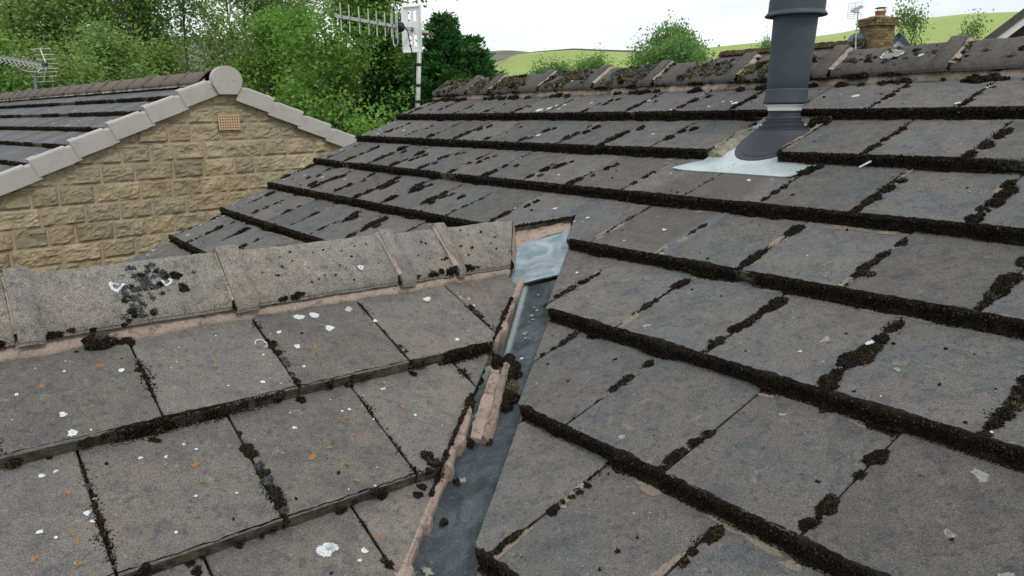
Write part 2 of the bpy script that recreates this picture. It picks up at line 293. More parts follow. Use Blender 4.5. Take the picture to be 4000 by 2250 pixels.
# ------------------------------------------------------------------ measured growth on the tiles: (along, down, radius mm)
MOSSA='14.14,5.90,19 14.15,5.75,23 14.16,5.47,14 14.17,5.40,7 13.10,5.88,17 13.11,5.82,17 13.13,5.69,17 13.15,5.59,16 13.14,5.95,11 14.60,4.96,12 14.60,4.86,15 14.61,4.76,17 14.62,4.65,20 14.60,4.56,18 13.61,4.95,20 13.64,5.03,17 13.61,4.87,14 13.68,6.14,17 13.68,6.20,12 13.67,6.31,11 13.67,6.39,11 14.22,5.55,5 14.29,5.67,5 14.42,5.31,5 14.76,5.63,5 14.44,5.91,3 14.49,5.95,4 14.44,5.87,3 13.08,5.21,4 13.49,5.85,3 13.78,4.92,4 14.06,4.97,4 14.47,4.91,4 13.63,4.17,15 13.61,4.23,15 13.62,4.36,18 13.64,4.49,21 13.65,4.60,20 13.60,4.69,10 13.58,4.82,17 13.56,4.90,17 12.64,4.20,23 12.63,4.28,21 12.61,4.34,17 12.61,4.45,17 12.61,4.53,20 12.58,4.62,20 12.58,4.82,18 12.57,4.89,12 12.57,4.97,11 12.12,3.24,26 12.08,3.28,20 12.10,3.63,8 12.07,3.71,19 12.08,3.79,19 12.07,3.88,19 12.06,3.95,9 13.12,3.24,18 13.09,3.47,19 13.09,3.57,17 13.07,3.66,21 13.09,3.77,20 13.17,3.76,15 13.08,3.92,5 14.04,3.29,12 14.08,3.56,27 14.06,3.63,18 14.10,3.72,21 14.08,3.79,18 14.08,3.86,15 14.08,3.92,13 12.56,2.49,20 12.53,2.69,20 12.54,2.83,16 12.53,2.94,19 13.53,2.37,14 13.54,2.48,21 13.57,2.61,18 13.56,2.74,7 13.55,2.82,10 13.53,2.91,21 11.14,3.37,13 11.13,3.50,9 11.55,2.61,13 11.53,2.74,15 11.52,2.89,13 11.62,4.25,19 11.65,4.21,16 11.66,3.90,6 11.78,4.26,5 13.73,3.36,3 13.35,3.75,4 12.08,1.32,16 12.08,1.44,13 12.04,1.50,11 12.02,1.60,16 12.04,1.77,18 12.00,1.85,18 12.00,1.94,13 13.06,1.38,22 13.05,1.50,18 13.03,1.67,22 13.06,1.74,20 13.01,1.93,24 11.52,0.29,15 11.50,0.44,12 11.49,0.58,17 11.46,0.68,12 11.45,0.80,12 12.50,0.41,11 12.47,0.60,11 12.46,0.80,16 12.45,0.89,16 9.17,1.37,20 9.11,1.45,20 9.11,1.68,23 8.59,0.42,16 8.53,0.59,22 8.49,0.81,19 8.44,0.98,15 9.50,0.51,20 9.47,0.62,17 9.45,0.74,17 9.44,0.86,17 12.58,2.30,14 12.55,2.48,20 12.56,2.67,18 12.53,2.75,18 11.59,2.26,18 11.55,2.61,13 11.51,2.74,15 11.52,2.89,11 13.56,2.36,18 13.54,2.47,23 13.53,2.60,19 10.79,2.93,5 10.67,4.36,12 10.63,4.41,12 10.62,4.51,17 10.58,4.66,17 10.56,4.73,13 10.54,4.80,12 10.54,4.89,10 11.63,4.24,21 11.67,4.19,17 11.62,4.52,11 11.61,4.63,17 11.57,4.76,6 11.17,5.14,15 11.19,5.24,13 11.17,5.34,8 11.14,5.45,8 12.17,5.17,17 12.15,5.38,17 12.15,5.45,15 10.93,5.29,4 11.32,5.52,4 11.83,5.23,6 11.70,5.61,6 6.63,3.47,16 6.24,3.72,18 5.14,3.82,31 5.27,3.44,34 4.26,3.47,33 4.12,3.72,18 4.04,3.91,22 4.79,4.33,24 4.73,4.42,20 5.76,4.40,19 5.72,4.54,16 5.67,4.74,22 7.08,3.85,15 7.13,3.69,15 7.19,3.59,12 7.13,3.96,15 8.15,3.70,19 8.13,3.77,17 8.07,3.88,14 8.22,3.44,14 8.23,3.31,14 12.15,5.44,13 12.14,5.52,15 12.13,5.68,7 12.14,5.90,6 12.69,6.26,10 12.69,6.33,9 12.68,6.39,9 12.67,6.45,8 12.67,6.53,15 12.64,6.81,15 12.63,6.86,14 12.64,6.93,14 12.63,6.98,12 13.13,5.73,8 13.13,5.83,13 13.12,5.90,13 13.11,5.98,12 13.68,6.40,11 13.65,6.31,10 13.31,6.40,4 13.29,6.53,6 13.30,6.68,4 12.20,6.43,4 12.82,6.88,3 12.65,5.95,4 0.84,1.71,14 0.85,1.59,13 0.99,1.52,13 1.07,1.43,11 2.18,1.48,10 2.15,1.36,11 2.96,1.86,21 3.07,1.83,16 3.05,1.70,10 3.97,1.89,16 3.99,1.78,20 4.02,1.65,20 4.15,1.49,16 4.23,1.35,17 5.00,1.90,18 5.09,1.87,15 5.19,1.62,10 5.25,1.37,12 6.07,2.02,17 6.04,1.86,21 6.13,1.81,14 6.14,1.51,21 6.23,1.41,14 7.02,1.76,23 7.06,1.61,20 7.15,1.52,20 7.17,1.34,20 8.05,1.97,18 8.02,1.79,24 8.07,1.65,21 8.11,1.52,18 8.16,1.36,22 1.38,2.87,17 1.45,2.78,19 1.48,2.61,16 1.61,2.49,13 2.53,2.78,18 2.56,2.65,21 2.63,2.51,18 2.82,2.36,15 3.71,2.67,17 3.73,2.57,15 3.80,2.46,17 3.53,2.86,16 3.52,2.94,12 4.47,2.92,22 4.57,2.84,18 4.64,2.72,15 4.62,2.46,18 4.69,2.33,16 4.79,2.28,13 5.58,2.93,21 5.72,2.54,17 5.72,2.41,14 5.81,2.31,12 6.56,2.92,26 6.62,2.81,19 6.61,2.62,16 6.78,2.57,14 7.55,2.85,17 7.68,2.80,13 7.63,2.62,24 7.68,2.51,21 7.71,2.43,17 7.77,2.33,12 8.53,2.93,25 8.56,2.82,20 8.64,2.67,11 8.66,2.45,17 8.70,2.34,17 9.55,2.78,13 9.57,2.61,13 9.57,2.49,13 1.78,3.78,25 2.00,3.70,23 2.02,3.57,23 2.14,3.48,25 2.22,3.36,20 3.01,3.82,19 3.12,3.74,15 3.19,3.61,14 3.23,3.41,14 4.12,3.72,22 4.16,3.54,20 4.23,3.44,20 4.30,3.31,16 5.25,3.51,19 5.24,3.38,24 5.35,3.26,17 4.03,3.92,25 5.08,3.87,20 5.15,3.76,19 6.12,3.66,26 6.23,3.52,19 6.32,3.43,13 6.63,3.47,18 7.20,3.45,15 1.49,0.70,17 1.51,0.58,11 2.51,0.61,14 3.47,0.84,15 4.49,0.78,13 4.57,0.65,11 3.55,0.47,10 4.45,0.95,16 5.43,0.97,10 6.44,0.91,15 6.42,0.98,13 6.59,0.62,16 6.56,0.47,16 6.68,0.43,14 7.44,0.86,15 7.50,0.75,17 7.66,0.55,11 1.04,0.73,11 1.28,3.46,14'
MOSSB='0.23,0.10,18 0.17,0.10,12 0.23,0.33,6 0.22,0.38,6 0.22,0.46,11 0.23,0.53,9 1.26,0.45,13 1.25,0.57,12 1.26,0.66,9 1.26,0.73,9 1.24,0.84,8 1.24,0.90,7 -0.14,0.12,6 1.23,0.49,10 0.23,0.69,6 0.23,0.76,6 0.23,0.82,4 0.69,1.21,8 0.68,1.36,16 0.69,1.42,16 0.70,1.54,13 0.70,1.61,14 0.70,1.68,14 0.70,1.76,14 0.70,1.82,15 0.70,1.88,15 0.70,1.94,11 0.69,1.98,7 -0.32,1.20,6 -0.31,1.32,7 -0.31,1.41,7 -0.32,1.48,7 -0.32,1.53,6 -0.32,1.61,10 -0.32,1.70,8 -0.31,1.86,4 -0.32,1.94,4 1.24,0.95,10 1.24,1.04,15 1.24,0.87,7 0.08,2.01,10 0.10,2.08,12 0.39,1.88,3 0.16,1.09,9 0.13,1.07,8 3.26,0.48,12 3.26,0.57,12 3.26,0.64,9 2.26,0.81,9 2.27,0.89,9 2.65,1.17,4 2.25,1.05,11 1.67,1.33,5 1.71,1.53,3 1.68,1.73,6 1.95,1.13,2 1.33,2.31,3 1.71,2.04,11 1.64,2.09,12 1.77,2.00,9 1.16,2.49,11 1.14,2.45,7 0.81,2.40,4'
WHITEA='10.99,0.54,15 11.41,0.56,5 11.82,2.38,20 12.24,1.89,9 9.31,0.69,15 12.35,0.85,10 12.44,0.38,12 9.19,0.63,8 9.05,0.64,7 8.94,0.80,8 10.76,0.49,4 12.47,0.60,5 5.10,0.83,27 5.28,0.75,20 5.35,0.62,18 5.52,0.60,12 6.14,0.53,10 7.45,0.49,11 5.27,1.62,13 1.44,1.61,13 6.49,2.86,12 8.00,2.73,8 9.54,2.49,12 0.13,2.66,7 1.56,3.49,12 2.22,3.88,11 5.60,0.79,10 1.92,2.33,7 6.44,2.48,5 6.16,1.67,14 6.13,1.79,14 5.57,3.90,17 7.90,3.93,13 9.50,3.51,8 8.07,3.54,10 8.76,3.41,10 10.35,4.39,6 9.53,3.61,4 9.41,3.63,5 11.01,5.57,5 13.58,4.43,12 12.86,3.87,2 13.31,3.44,2 13.27,4.53,2 12.89,4.34,2 12.64,5.88,16 13.23,6.22,2 11.48,5.75,2 12.65,6.24,1 13.95,4.90,2 14.62,4.93,3 12.96,5.75,3 14.03,5.95,1 13.66,5.88,2 14.31,6.14,1 13.87,5.99,1'
PALEA='11.84,4.86,12 13.28,4.49,11 13.89,4.62,8 13.03,3.97,13 13.19,3.98,12 14.67,5.61,10 14.71,5.60,10 14.74,5.60,8 14.36,5.39,9 13.44,5.21,8 12.99,5.35,5 13.95,5.92,6 15.05,5.71,12 14.54,5.58,10 14.34,5.81,5 14.67,5.16,16 12.64,6.29,12 11.86,5.74,8 12.71,6.47,5'
ORA='12.74,3.72,8 13.25,2.74,6 13.36,2.46,6 11.92,5.88,6 13.20,6.72,4 13.63,6.42,2 13.38,5.54,5 13.84,5.90,5 13.94,5.84,3 12.63,0.57,14 6.86,0.80,11 6.98,0.97,11 7.08,1.87,7 7.31,3.65,6 10.46,4.54,5'
WHITEB='1.62,0.17,16 1.76,0.18,16 1.80,0.39,15 1.37,0.32,8 1.43,0.54,10 0.10,0.42,8 -0.26,0.31,4 1.37,0.79,5 1.13,0.56,4 -0.43,0.22,2 -0.23,0.20,2 0.43,0.50,2 2.09,0.19,12 0.87,0.22,3 -0.33,0.94,12 -0.22,0.95,3 1.00,0.86,7 -0.35,0.75,9 -0.55,1.14,7 -0.47,1.13,5 -0.63,1.56,6 -0.56,1.63,4 0.85,2.24,21 0.05,1.85,4 0.24,1.63,4 0.37,1.25,4 0.31,1.18,4 0.02,1.20,5 0.48,1.70,3 1.07,1.29,6 -0.58,0.46,5 0.75,0.82,3 -0.50,1.84,2 -0.35,1.59,6 -0.37,1.52,8 2.91,0.24,14 2.10,0.18,12 2.24,0.41,8 3.30,0.46,6 2.81,0.87,8 1.92,1.13,6 3.28,0.23,3 1.91,1.13,7 1.54,1.25,5 1.48,1.25,4 1.66,1.41,3 1.99,1.48,5 1.72,1.15,2 0.90,2.24,13 1.44,1.84,2 1.34,1.98,3 1.07,2.34,8 1.01,2.39,5'
RINGB='1.16,0.43,18 3.30,0.32,13'
ORB='0.32,1.38,10 0.15,1.31,6 0.31,1.53,5 -0.02,1.73,4 -0.69,1.73,8 -0.47,1.64,5 -0.46,1.70,6 -0.48,1.85,6 -0.42,1.20,5 -0.17,0.73,6 -0.42,0.42,7 0.42,1.64,4 1.07,1.59,12 1.22,1.55,7 1.26,1.74,6 1.47,1.34,6 1.34,1.29,5 0.59,2.37,6 -0.44,1.33,6 1.76,0.33,7 1.57,0.59,9 1.76,0.59,9 -0.02,0.32,8 0.74,0.57,7 0.58,0.45,5 3.53,0.15,9 1.76,0.59,9 2.56,0.69,7 2.88,0.73,8 2.78,0.84,7 2.02,0.36,6 1.95,1.36,7 1.47,1.33,7 1.26,1.74,5 1.25,1.89,7 1.38,1.89,5 1.21,2.28,7 1.44,1.50,6'
GREEN='-5.3378,0.0351 -1.3343,0.0514 -0.6819,0.0553 0.6190,0.0618 2.0982,0.0651 4.6741,0.0676 8.5007,0.0646 10.4791,0.0628 12.9523,0.0652 15.5446,0.0677 18.8920,0.0714 22.4091,0.0767 25.8789,0.0845 28.0512,0.0852 30.1350,0.0860 32.7981,0.0839'
MOOR='-32.3324,0.0925 -27.8433,0.0936 -25.1295,0.0895 -22.3707,0.0856 -19.1984,0.0808 -12.4474,0.0712 -1.5945,0.0651 2.0978,0.0641 5.7757,0.0601 32.9909,0.0544'
def feats(s): return np.array([[float(x) for x in q.split(',')] for q in s.split()])
# ------------------------------------------------------------------ roof frames
TW, G, T = 0.30, 0.34351, 0.033            # tile cover width, gauge, step height at each tail
class Frame:
    def __init__(s, o, along, up, sag=0.0):
        s.o = np.array(o, float); s.u = np.array(along, float); s.v = np.array(up, float)
        s.n = np.cross(s.u, s.v); s.n /= np.linalg.norm(s.n)
        if s.n[2] < 0: s.n = -s.n
        s.sag = sag
    def P(s, a, k, n=0.0):
        """a in tile widths along, k in gauges down the slope, n metres off the tail plane"""
        a = np.asarray(a, float); k = np.asarray(k, float); n = np.asarray(n, float)
        a, k, n = np.broadcast_arrays(a, k, n)
        d = n - s.sag * np.sin(np.pi * np.clip(a / 14.0, 0, 1)) * np.clip(k / 3, 0, 1) if s.sag else n
        return s.o + a[..., None] * TW * s.u - k[..., None] * G * s.v + d[..., None] * s.n
def top_n(k, kk): return -T * (kk - k)     # top face height of the tile whose tail is at kk
def surf_n(k): return -T * (np.ceil(np.asarray(k, float) - 1e-6) - k)
th = -0.93377; pA = 0.41122; pB = 0.43169; thB = 0.00893
u = np.array([math.cos(th), math.sin(th), 0]); h = np.array([-math.sin(th), math.cos(th), 0]); zz = np.array([0, 0, 1.0])
vA = h * math.cos(pA) + zz * math.sin(pA)
uB = h * math.cos(thB) - u * math.sin(thB); hB = -(u * math.cos(thB) + h * math.sin(thB)); vB = hB * math.cos(pB) + zz * math.sin(pB)
OA = np.array([-0.53752, 5.67217, 0.12726 + Z0]); OB = np.array([-0.98934, 1.73029, -0.48261 + Z0])
FA = Frame(OA, u, vA, 0.008); FB = Frame(OB, uB, vB)
sA, dzA = 0.11, 0.103                      # ridge apex: metres behind the k=0 line, metres above it
sB, dzB = 0.12, 0.127
vA2 = -h * math.cos(pA) + zz * math.sin(pA); FA2 = Frame(OA + h * 2 * sA, u, vA2)
vB2 = -hB * math.cos(pB) + zz * math.sin(pB); FB2 = Frame(OB + hB * 2 * sB, uB, vB2)
def clip(poly, A, B, C):
    """keep A*a + B*k + C >= 0"""
    out = []
    for i in range(len(poly)):
        p, q = poly[i], poly[(i + 1) % len(poly)]
        dp = A * p[0] + B * p[1] + C; dq = A * q[0] + B * q[1] + C
        if dp >= 0: out.append(p)
        if (dp >= 0) != (dq >= 0):
            s = dp / (dp - dq); out.append((p[0] + s * (q[0] - p[0]), p[1] + s * (q[1] - p[1])))
    return out
rng = np.random.default_rng(7)
def tile(mb, F, poly, kk, jit=0.0015, thick=0.030, edge_mi=1):
    """one tile: convex outline poly [(a,k)], chamfered upper arris, dark cut edges"""
    if len(poly) < 3: return
    p = np.array(poly); c = p.mean(0); dz = rng.normal(0, jit * 0.6); tx, tk = rng.normal(0, jit, 2) * 1.2
    # subdivide the outline so edges are not ruler straight
    q = []
    for i in range(len(p)):
        a, b = p[i], p[(i + 1) % len(p)]; L = math.hypot((b[0] - a[0]) * TW, (b[1] - a[1]) * G); m = max(1, int(L / 0.03))
        for j in range(m): q.append(a + (b - a) * j / m)
    q = np.array(q); W_ = F.P(q[:, 0], q[:, 1])
    d = q - c; L = np.hypot(d[:, 0] * TW, d[:, 1] * G)[:, None]
    wob = vn(W_, 28, 5)[:, None] * 0.0011 + np.minimum(0, vn(W_, 60, 9)[:, None] + 0.45) * 0.004
    q2 = q + d / L * wob
    ins = q2 - d / L * 0.0030
    def nn(x, off): return top_n(x[:, 1], kk) + off + dz + tx * (x[:, 0] - c[0]) + tk * (x[:, 1] - c[1])
    R0 = F.P(ins[:, 0], ins[:, 1], nn(ins, 0)); R1 = F.P(q2[:, 0], q2[:, 1], nn(q2, -0.0026)); R2 = F.P(q2[:, 0], q2[:, 1], nn(q2, -thick))
    n = len(q)
    if np.dot(np.cross(R0[1] - R0[0], R0[n // 2] - R0[0]), F.n) < 0: R0, R1, R2 = R0[::-1], R1[::-1], R2[::-1]
    V = np.concatenate([R0, R1, R2])
    mb.add(V, [tuple(range(n))] + [(i, n + i, n + (i + 1) % n, (i + 1) % n) for i in range(n)], 0)
    mb.f += [[mb.n - 3 * n + x for x in (n + i, 2 * n + i, 2 * n + (i + 1) % n, n + (i + 1) % n)] for i in range(n)]; mb.m += [edge_mi] * n
    mb.f.append([mb.n - n + i for i in range(n)][::-1]); mb.m.append(edge_mi)
def course(F, kk, a0, a1, off, mat2, parent, clips=(), skip=(), gap=0.0045, label=None, head=None):
    mb = MB(); g = gap / TW / 2; hk = kk - 1 - 0.15 if head is None else head
    e = [a0] + [x for x in np.arange(math.floor(a0) + (off % 1), a1, 1.0) if a0 + 0.12 < x < a1 - 0.05] + [a1]
    for i in range(len(e) - 1):
        if any(abs((e[i] + e[i + 1]) / 2 - s) < 0.4 for s in skip): continue
        base = [(e[i] + g, hk), (e[i + 1] - g, hk), (e[i + 1] - g, kk + rng.normal(0, 0.004)), (e[i] + g, kk + rng.normal(0, 0.004))]
        for cl in clips:                   # each clip set is a list of half planes; pieces are kept separately
            pass
        pieces = [base]
        if clips:
            pieces = []
            for cs in clips:
                q = base
                for c in cs: q = clip(q, *c)
                if len(q) > 2: pieces.append(q)
        for q in pieces: tile(mb, F, q, kk)
    return mb.build('tile_course', mat2, parent, label=label) if mb.n else None
# valley lines in A coordinates: right valley a = 9.38 + .9 (k-3.62), left valley mirrored
KV, AV, SL, SLL = 3.50, 9.262, 0.92, 1.59; AL4 = AV - SLL * (4 - KV)
clipR = [(1, -SL, -(AV - SL * KV))]                         # a >= AV + SL (k-KV)
clipL = [(-1, -SLL, (AV + SLL * KV))]                       # a <= AV - SLL (k-KV), the steep cut behind the gable ridge
clipL5 = [(-1, -SL, (AL4 + SL * 4))]                        # lower courses
def clipsA():
    # everything above the apex, right part, left part (convex pieces)
    return clipR, clipL
OFFA = {1: 0.42, 2: 0.98, 3: 0.50, 4: 0.09, 5: 0.59, 6: 0.15, 7: 0.64, 8: 0.12, 9: 0.62, 10: 0.12, 11: 0.6}
house = thing('house', 'moss-covered grey concrete tiled house roofs meeting at a lead valley in the foreground', 'house', tuple(OA * [1, 1, 0]))
class Grp: pass
main_roof = bpy.data.objects.new('main_roof', None); COL.objects.link(main_roof); main_roof.parent = house
gable_roof = bpy.data.objects.new('gable_roof', None); COL.objects.link(gable_roof); gable_roof.parent = house
for o_ in (main_roof, gable_roof): o_.empty_display_size = 0.2
def hb(mb, name, mats, parent, smooth=False, label=None, kind=None):
    """build under a part of the house (its empties sit at the house's base)"""
    v = [x - np.array(house.location) for x in mb.v]; mb.v = v
    return mb.build(name, mats, parent, smooth, local=True, label=label, kind=kind)
_build = MB.build
def _b2(s, name, mats, parent=None, smooth=False, local=False, label=None, kind=None):
    if parent in (main_roof, gable_roof) and not local:
        s.v = [x - np.array(house.location) for x in s.v]; local = True
    return _build(s, name, mats, parent, smooth, local, label, kind)
MB.build = _b2
AEND = 26.0; KEND = 11
for kk in range(1, KEND + 1):
    cl = None
    if kk >= 4:
        # tiles beside the valleys: right piece and left piece; above the apex both halves are joined
        cl = [clipR, clipL5]
    skip = (10.48,) if kk == 2 else ()
    if kk == 4:
        # keep whole tiles away from the apex, cut only the ones the valley crosses
        mb = MB(); e = [0.0] + [x for x in np.arange(0.09, AEND, 1.0) if x > 0.12] + [AEND]; g = 0.0075
        for i in range(len(e) - 1):
            base = [(e[i] + g, 2.85), (e[i + 1] - g, 2.85), (e[i + 1] - g, 4.0), (e[i] + g, 4.0)]
            if e[i + 1] < AL4 or e[i] > AV + SL * (4 - KV): tile(mb, FA, base, 4); continue
            if e[i] < AV < e[i + 1]:
                # notched tile: built as two cut pieces that meet above the apex
                L_ = clip([(e[i] + g, 2.85), (AV - 0.001, 2.85), (AV - 0.001, 4), (e[i] + g, 4)], *clipL[0]); R_ = clip([(AV + 0.001, 2.85), (e[i + 1] - g, 2.85), (e[i + 1] - g, 4), (AV + 0.001, 4)], *clipR[0])
                tile(mb, FA, L_, 4, 0.0); tile(mb, FA, R_, 4, 0.0); continue
            q = clip(base, *(clipL[0] if e[i + 1] <= AV else clipR[0])); tile(mb, FA, q, 4)
        mb.build('tile_course', [M['tileA'], M['edge']], main_roof)
        continue
    for c1 in ([c] for c in cl) if cl else ((),):
        course(FA, kk, 0.0, AEND, OFFA[kk], [M['tileA'], M['edge']], main_roof, clips=c1, skip=skip, head=-0.05 if kk == 1 else None)
# gable roof: clipped along the valley, left edge of the valley in B coordinates b = 4.36 - 1.24 k
BV, BS = 4.36, 1.235
OFFB = {1: 0.235, 2: 0.68, 3: 0.17, 4: 0.67, 5: 0.2, 6: 0.7, 7: 0.2, 8: 0.7, 9: 0.2}
BL = -9.0
for kk in range(1, 9):
    course(FB, kk, BL, 6, OFFB[kk], [M['tileB'], M['edge']], gable_roof, clips=[[(-1, -BS, BV), (-1, 0, 4.02)]], head=-0.1 if kk == 1 else None)
for kk in range(1, 7):
    course(FB2, kk, BL, 6, OFFB[kk] + 0.1, [M['tileB'], M['edge']], gable_roof, clips=[[(-1, -BS, BV)]], head=-0.1 if kk == 1 else None)
for kk in range(1, 12):
    course(FA2, kk, 0.0, AEND, OFFA[kk], [M['tileA'], M['edge']], main_roof, head=-0.05 if kk == 1 else None)
# underlay sheets below the tiles so no light leaks through the joints
def sheet(F, a0, a1, k0, k1, off, parent, mt='under', cl=None, name='underlay'):
    mb = MB(); poly = [(a0, k0), (a1, k0), (a1, k1), (a0, k1)]
    for cs in (cl or [[]]):
        q = poly
        for c in cs: q = clip(q, *c)
        if len(q) < 3: continue
        q = np.array(q); P = F.P(q[:, 0], q[:, 1], off); P2 = F.P(q[:, 0], q[:, 1], off - 0.012); n = len(q)
        mb.add(np.concatenate([P, P2]), [tuple(range(n)), tuple(range(2 * n - 1, n - 1, -1))] + [(i, n + i, n + (i + 1) % n, (i + 1) % n) for i in range(n)])
    return mb.build(name, M[mt], parent)
sheet(FA, 0.03, AEND - .03, -0.2, KEND - 0.05, -0.085, main_roof, cl=[[(0, -1, KV - .2)], clipR + [(0, 1, -KV + .2), (1, -SL, -(AV - SL * KV) - .05)], clipL5 + [(0, 1, -KV + .2), (-1, -SLL, AV + SLL * KV - .05)]])
sheet(FA2, 0.03, AEND - .03, -0.2, 10.9, -0.085, main_roof)
sheet(FB, BL + .03, 6, -0.2, 7.95, -0.085, gable_roof, cl=[[(-1, -BS, BV - .1)]])
sheet(FB2, BL + .03, 6, -0.2, 5.95, -0.085, gable_roof, cl=[[(-1, -BS, BV - .1)]])
# ------------------------------------------------------------------ ridge tiles
def ridge_profile(hw, drop, rr=0.03, n=5):
    """half section points (across, height below apex) from the near foot to the far foot"""
    s = math.atan2(drop, hw); pts = [(-hw, -drop - 0.0)]
    for i in range(-n, n + 1):
        x = hw * 0.34 * i / n; pts.append((x, -abs(x) * drop / hw * (0.62 + 0.38 * abs(i) / n) - 0.004))
    pts.append((hw, -drop)); return pts
def ridge_tile(base, axis, across, a0, a1, hw, drop, mt, parent, collar=None, cw=0.07, cr=0.021, tilt=0.0, th_=0.026, seed=0, label=None, mats=None, skew=0.0):
    """base: apex point at a=0; spans a0..a1 (tile widths); collar 'hi' or 'lo' end is thickened"""
    mb = MB(); L = (a1 - a0) * TW; xs = [0.0]
    m = 14; lin = np.linspace(0, L, m)
    st = []
    for x in lin: st.append((x, 0.0))
    if collar == 'hi': st = [(x, 0.0) for x in lin if x < L - cw - 0.004] + [(L - cw, 0.0), (L - cw + 0.006, cr), (L - cw / 2, cr), (L, cr)]
    if collar == 'lo': st = [(0, cr), (cw / 2, cr), (cw - 0.006, cr), (cw, 0.0)] + [(x, 0.0) for x in lin if x > cw + 0.004]
    prof = ridge_profile(hw, drop)
    pn = []
    for p in prof:
        pn.append(p)
    R = []
    base = np.array(base, float)
    for x, r in st:
        c = base + axis * (a0 * TW + x) + zz * (tilt * (x - L / 2))
        k = 1 + r / hw * 0.9
        row = [c + axis * (-skew * abs(px) / hw * x / L) + across * (px * k) + zz * (pz * k + r * (0.95 if abs(px) < hw * 0.9 else 0.55)) for px, pz in pn]
        R.append(row)
    R = np.array(R); P0 = R.reshape(-1, 3); d = vn(P0, 22, seed)[:, None] * 0.0022 + vn(P0, 70, seed + 3)[:, None] * 0.0012
    R = (P0 + zz * d).reshape(R.shape)
    # thickness: foot goes down vertically, then an inner skin
    foot0 = R[:, :1] - zz * th_ + across * 0.002; foot1 = R[:, -1:] - zz * th_ - across * 0.002
    full = np.concatenate([foot0, R, foot1], 1); m_, n_ = full.shape[:2]
    grid(mb, full, 0)
    inner = full - zz * 0.018; inner[:, 0] = foot0[:, 0] + across * 0.016; inner[:, -1] = foot1[:, 0] - across * 0.016
    for e in (0, m_ - 1):
        V = np.concatenate([full[e], inner[e]]); F_ = [(i, i + 1, n_ + i + 1, n_ + i) for i in range(n_ - 1)]
        if e == 0: F_ = [q[::-1] for q in F_]
        mb.add(V, F_, 0)
    grid(mb, inner, 0, True)
    return mb.build('ridge_tile', mats or M[mt], parent, label=label, smooth=True)
apA = OA + h * sA + zz * dzA; apB = OB + hB * sB + zz * dzB
endsA = [0.02, 1.5, 2.4, 4.09, 5.67, 7.15, 8.83, 10.32, 11.85, 13.4, 14.95, 16.5, 18.05, 19.6, 21.15, 22.7, 24.25, 25.8]
for i in range(len(endsA) - 1):
    ridge_tile(apA, u, -h, endsA[i] + 0.02, endsA[i + 1], 0.137, 0.088, 'ridgeA', main_roof, 'hi', 0.065, 0.022, rng.normal(0, 0.006), seed=i)
segB = [(-8.6, -7.0), (-7.0, -5.4), (-5.4, -3.75), (-3.75, -2.1), (-2.1, -0.52), (-0.50, 1.08), (1.10, 2.70), (2.72, 3.37), (3.39, 4.45)]
for i, (a, b) in enumerate(segB):
    ridge_tile(apB + zz * (-0.0025 * (a - 1) if a > 1 else 0.004), uB, -hB, a, b, 0.128, 0.112, 'ridgeB', gable_roof, 'lo', (0.045, 0.045, 0.045, 0.045, 0.045, 0.055, 0.065, 0.055, 0.045)[i], 0.019, (-0.012 if a > 3 else -0.004), seed=20 + i, skew=0.105 if i == 8 else 0.0)
# mortar bedding
def strip_lump(mb, F, a0, a1, kf, kb, n0, n1, step=0.012, seed=0, amp=0.006):
    """lumpy mortar band between slope coordinate kf (front, on the tile) and kb (back, under the ridge tile foot)"""
    m = int((a1 - a0) * TW / step); A_ = np.linspace(a0, a1, m); rows = []
    q = F.P(A_, 0 * A_); j1 = fbm(q, 18, seed); j2 = fbm(q, 40, seed + 7)
    for s, nn_ in ((0, -0.012), (0.0, 0.004), (0.18, 0.012), (0.5, 0.5 * n1), (0.8, 0.85 * n1), (1.0, n1)):
        k = kf + (kb - kf) * s + (j1 * 0.030 + j2 * 0.02) * (1 - s)
        nb = -T * (np.ceil(kf) - k) if s < 0.3 else 0 * k - T * (math.ceil(kf) - kf)
        rows.append(F.P(A_, k, nb + nn_ + j2 * amp * 0.5))
    grid(mb, np.array(rows), 0)
mb = MB(); strip_lump(mb, FA, 0.0, AEND, 0.115, -0.05, 0, 0.044, seed=1)
prof = ridge_profile(0.137, 0.088)
def collar_mortar(mb, base, axis, across, a, hw, drop, sgn, w=0.012, up=0.014, seed=0):
    """mortar squeezed out of the open end of a ridge tile collar"""
    pr = ridge_profile(hw, drop); R = []
    for x, r in ((-0.004, up), (w * 0.6, up * 0.8), (w, 0.001), (w, -0.004)):
        row = []
        for px, pz in pr:
            k = 1 + r / hw * 0.6; row.append(np.array(base) + axis * (a * TW + sgn * x) + across * px * k + zz * (pz * k + r * 0.8))
        R.append(row)
    R = np.array(R); P0 = R.reshape(-1, 3); R = (P0 + zz * (vn(P0, 60, seed)[:, None] * 0.003) + axis * vn(P0, 45, seed + 2)[:, None] * 0.004).reshape(R.shape)
    grid(mb, R, 0, sgn < 0)
for i, e in enumerate(endsA[1:-1]):
    collar_mortar(mb, apA, u, -h, e, 0.135, 0.088, 1, (.011, .026, .017, .022)[i % 4], 0.014, i)
mb.build('ridge_mortar', M['mortar'], main_roof, smooth=True)
mb = MB(); strip_lump(mb, FB, BL, 4.10, 0.070, -0.06, 0, 0.028, seed=5)
for i, (a, b) in enumerate(segB[4:]): collar_mortar(mb, apB, uB, -hB, a, 0.128, 0.112, -1, 0.007, 0.012 if i in (3, 4) else 0.004, 30 + i)
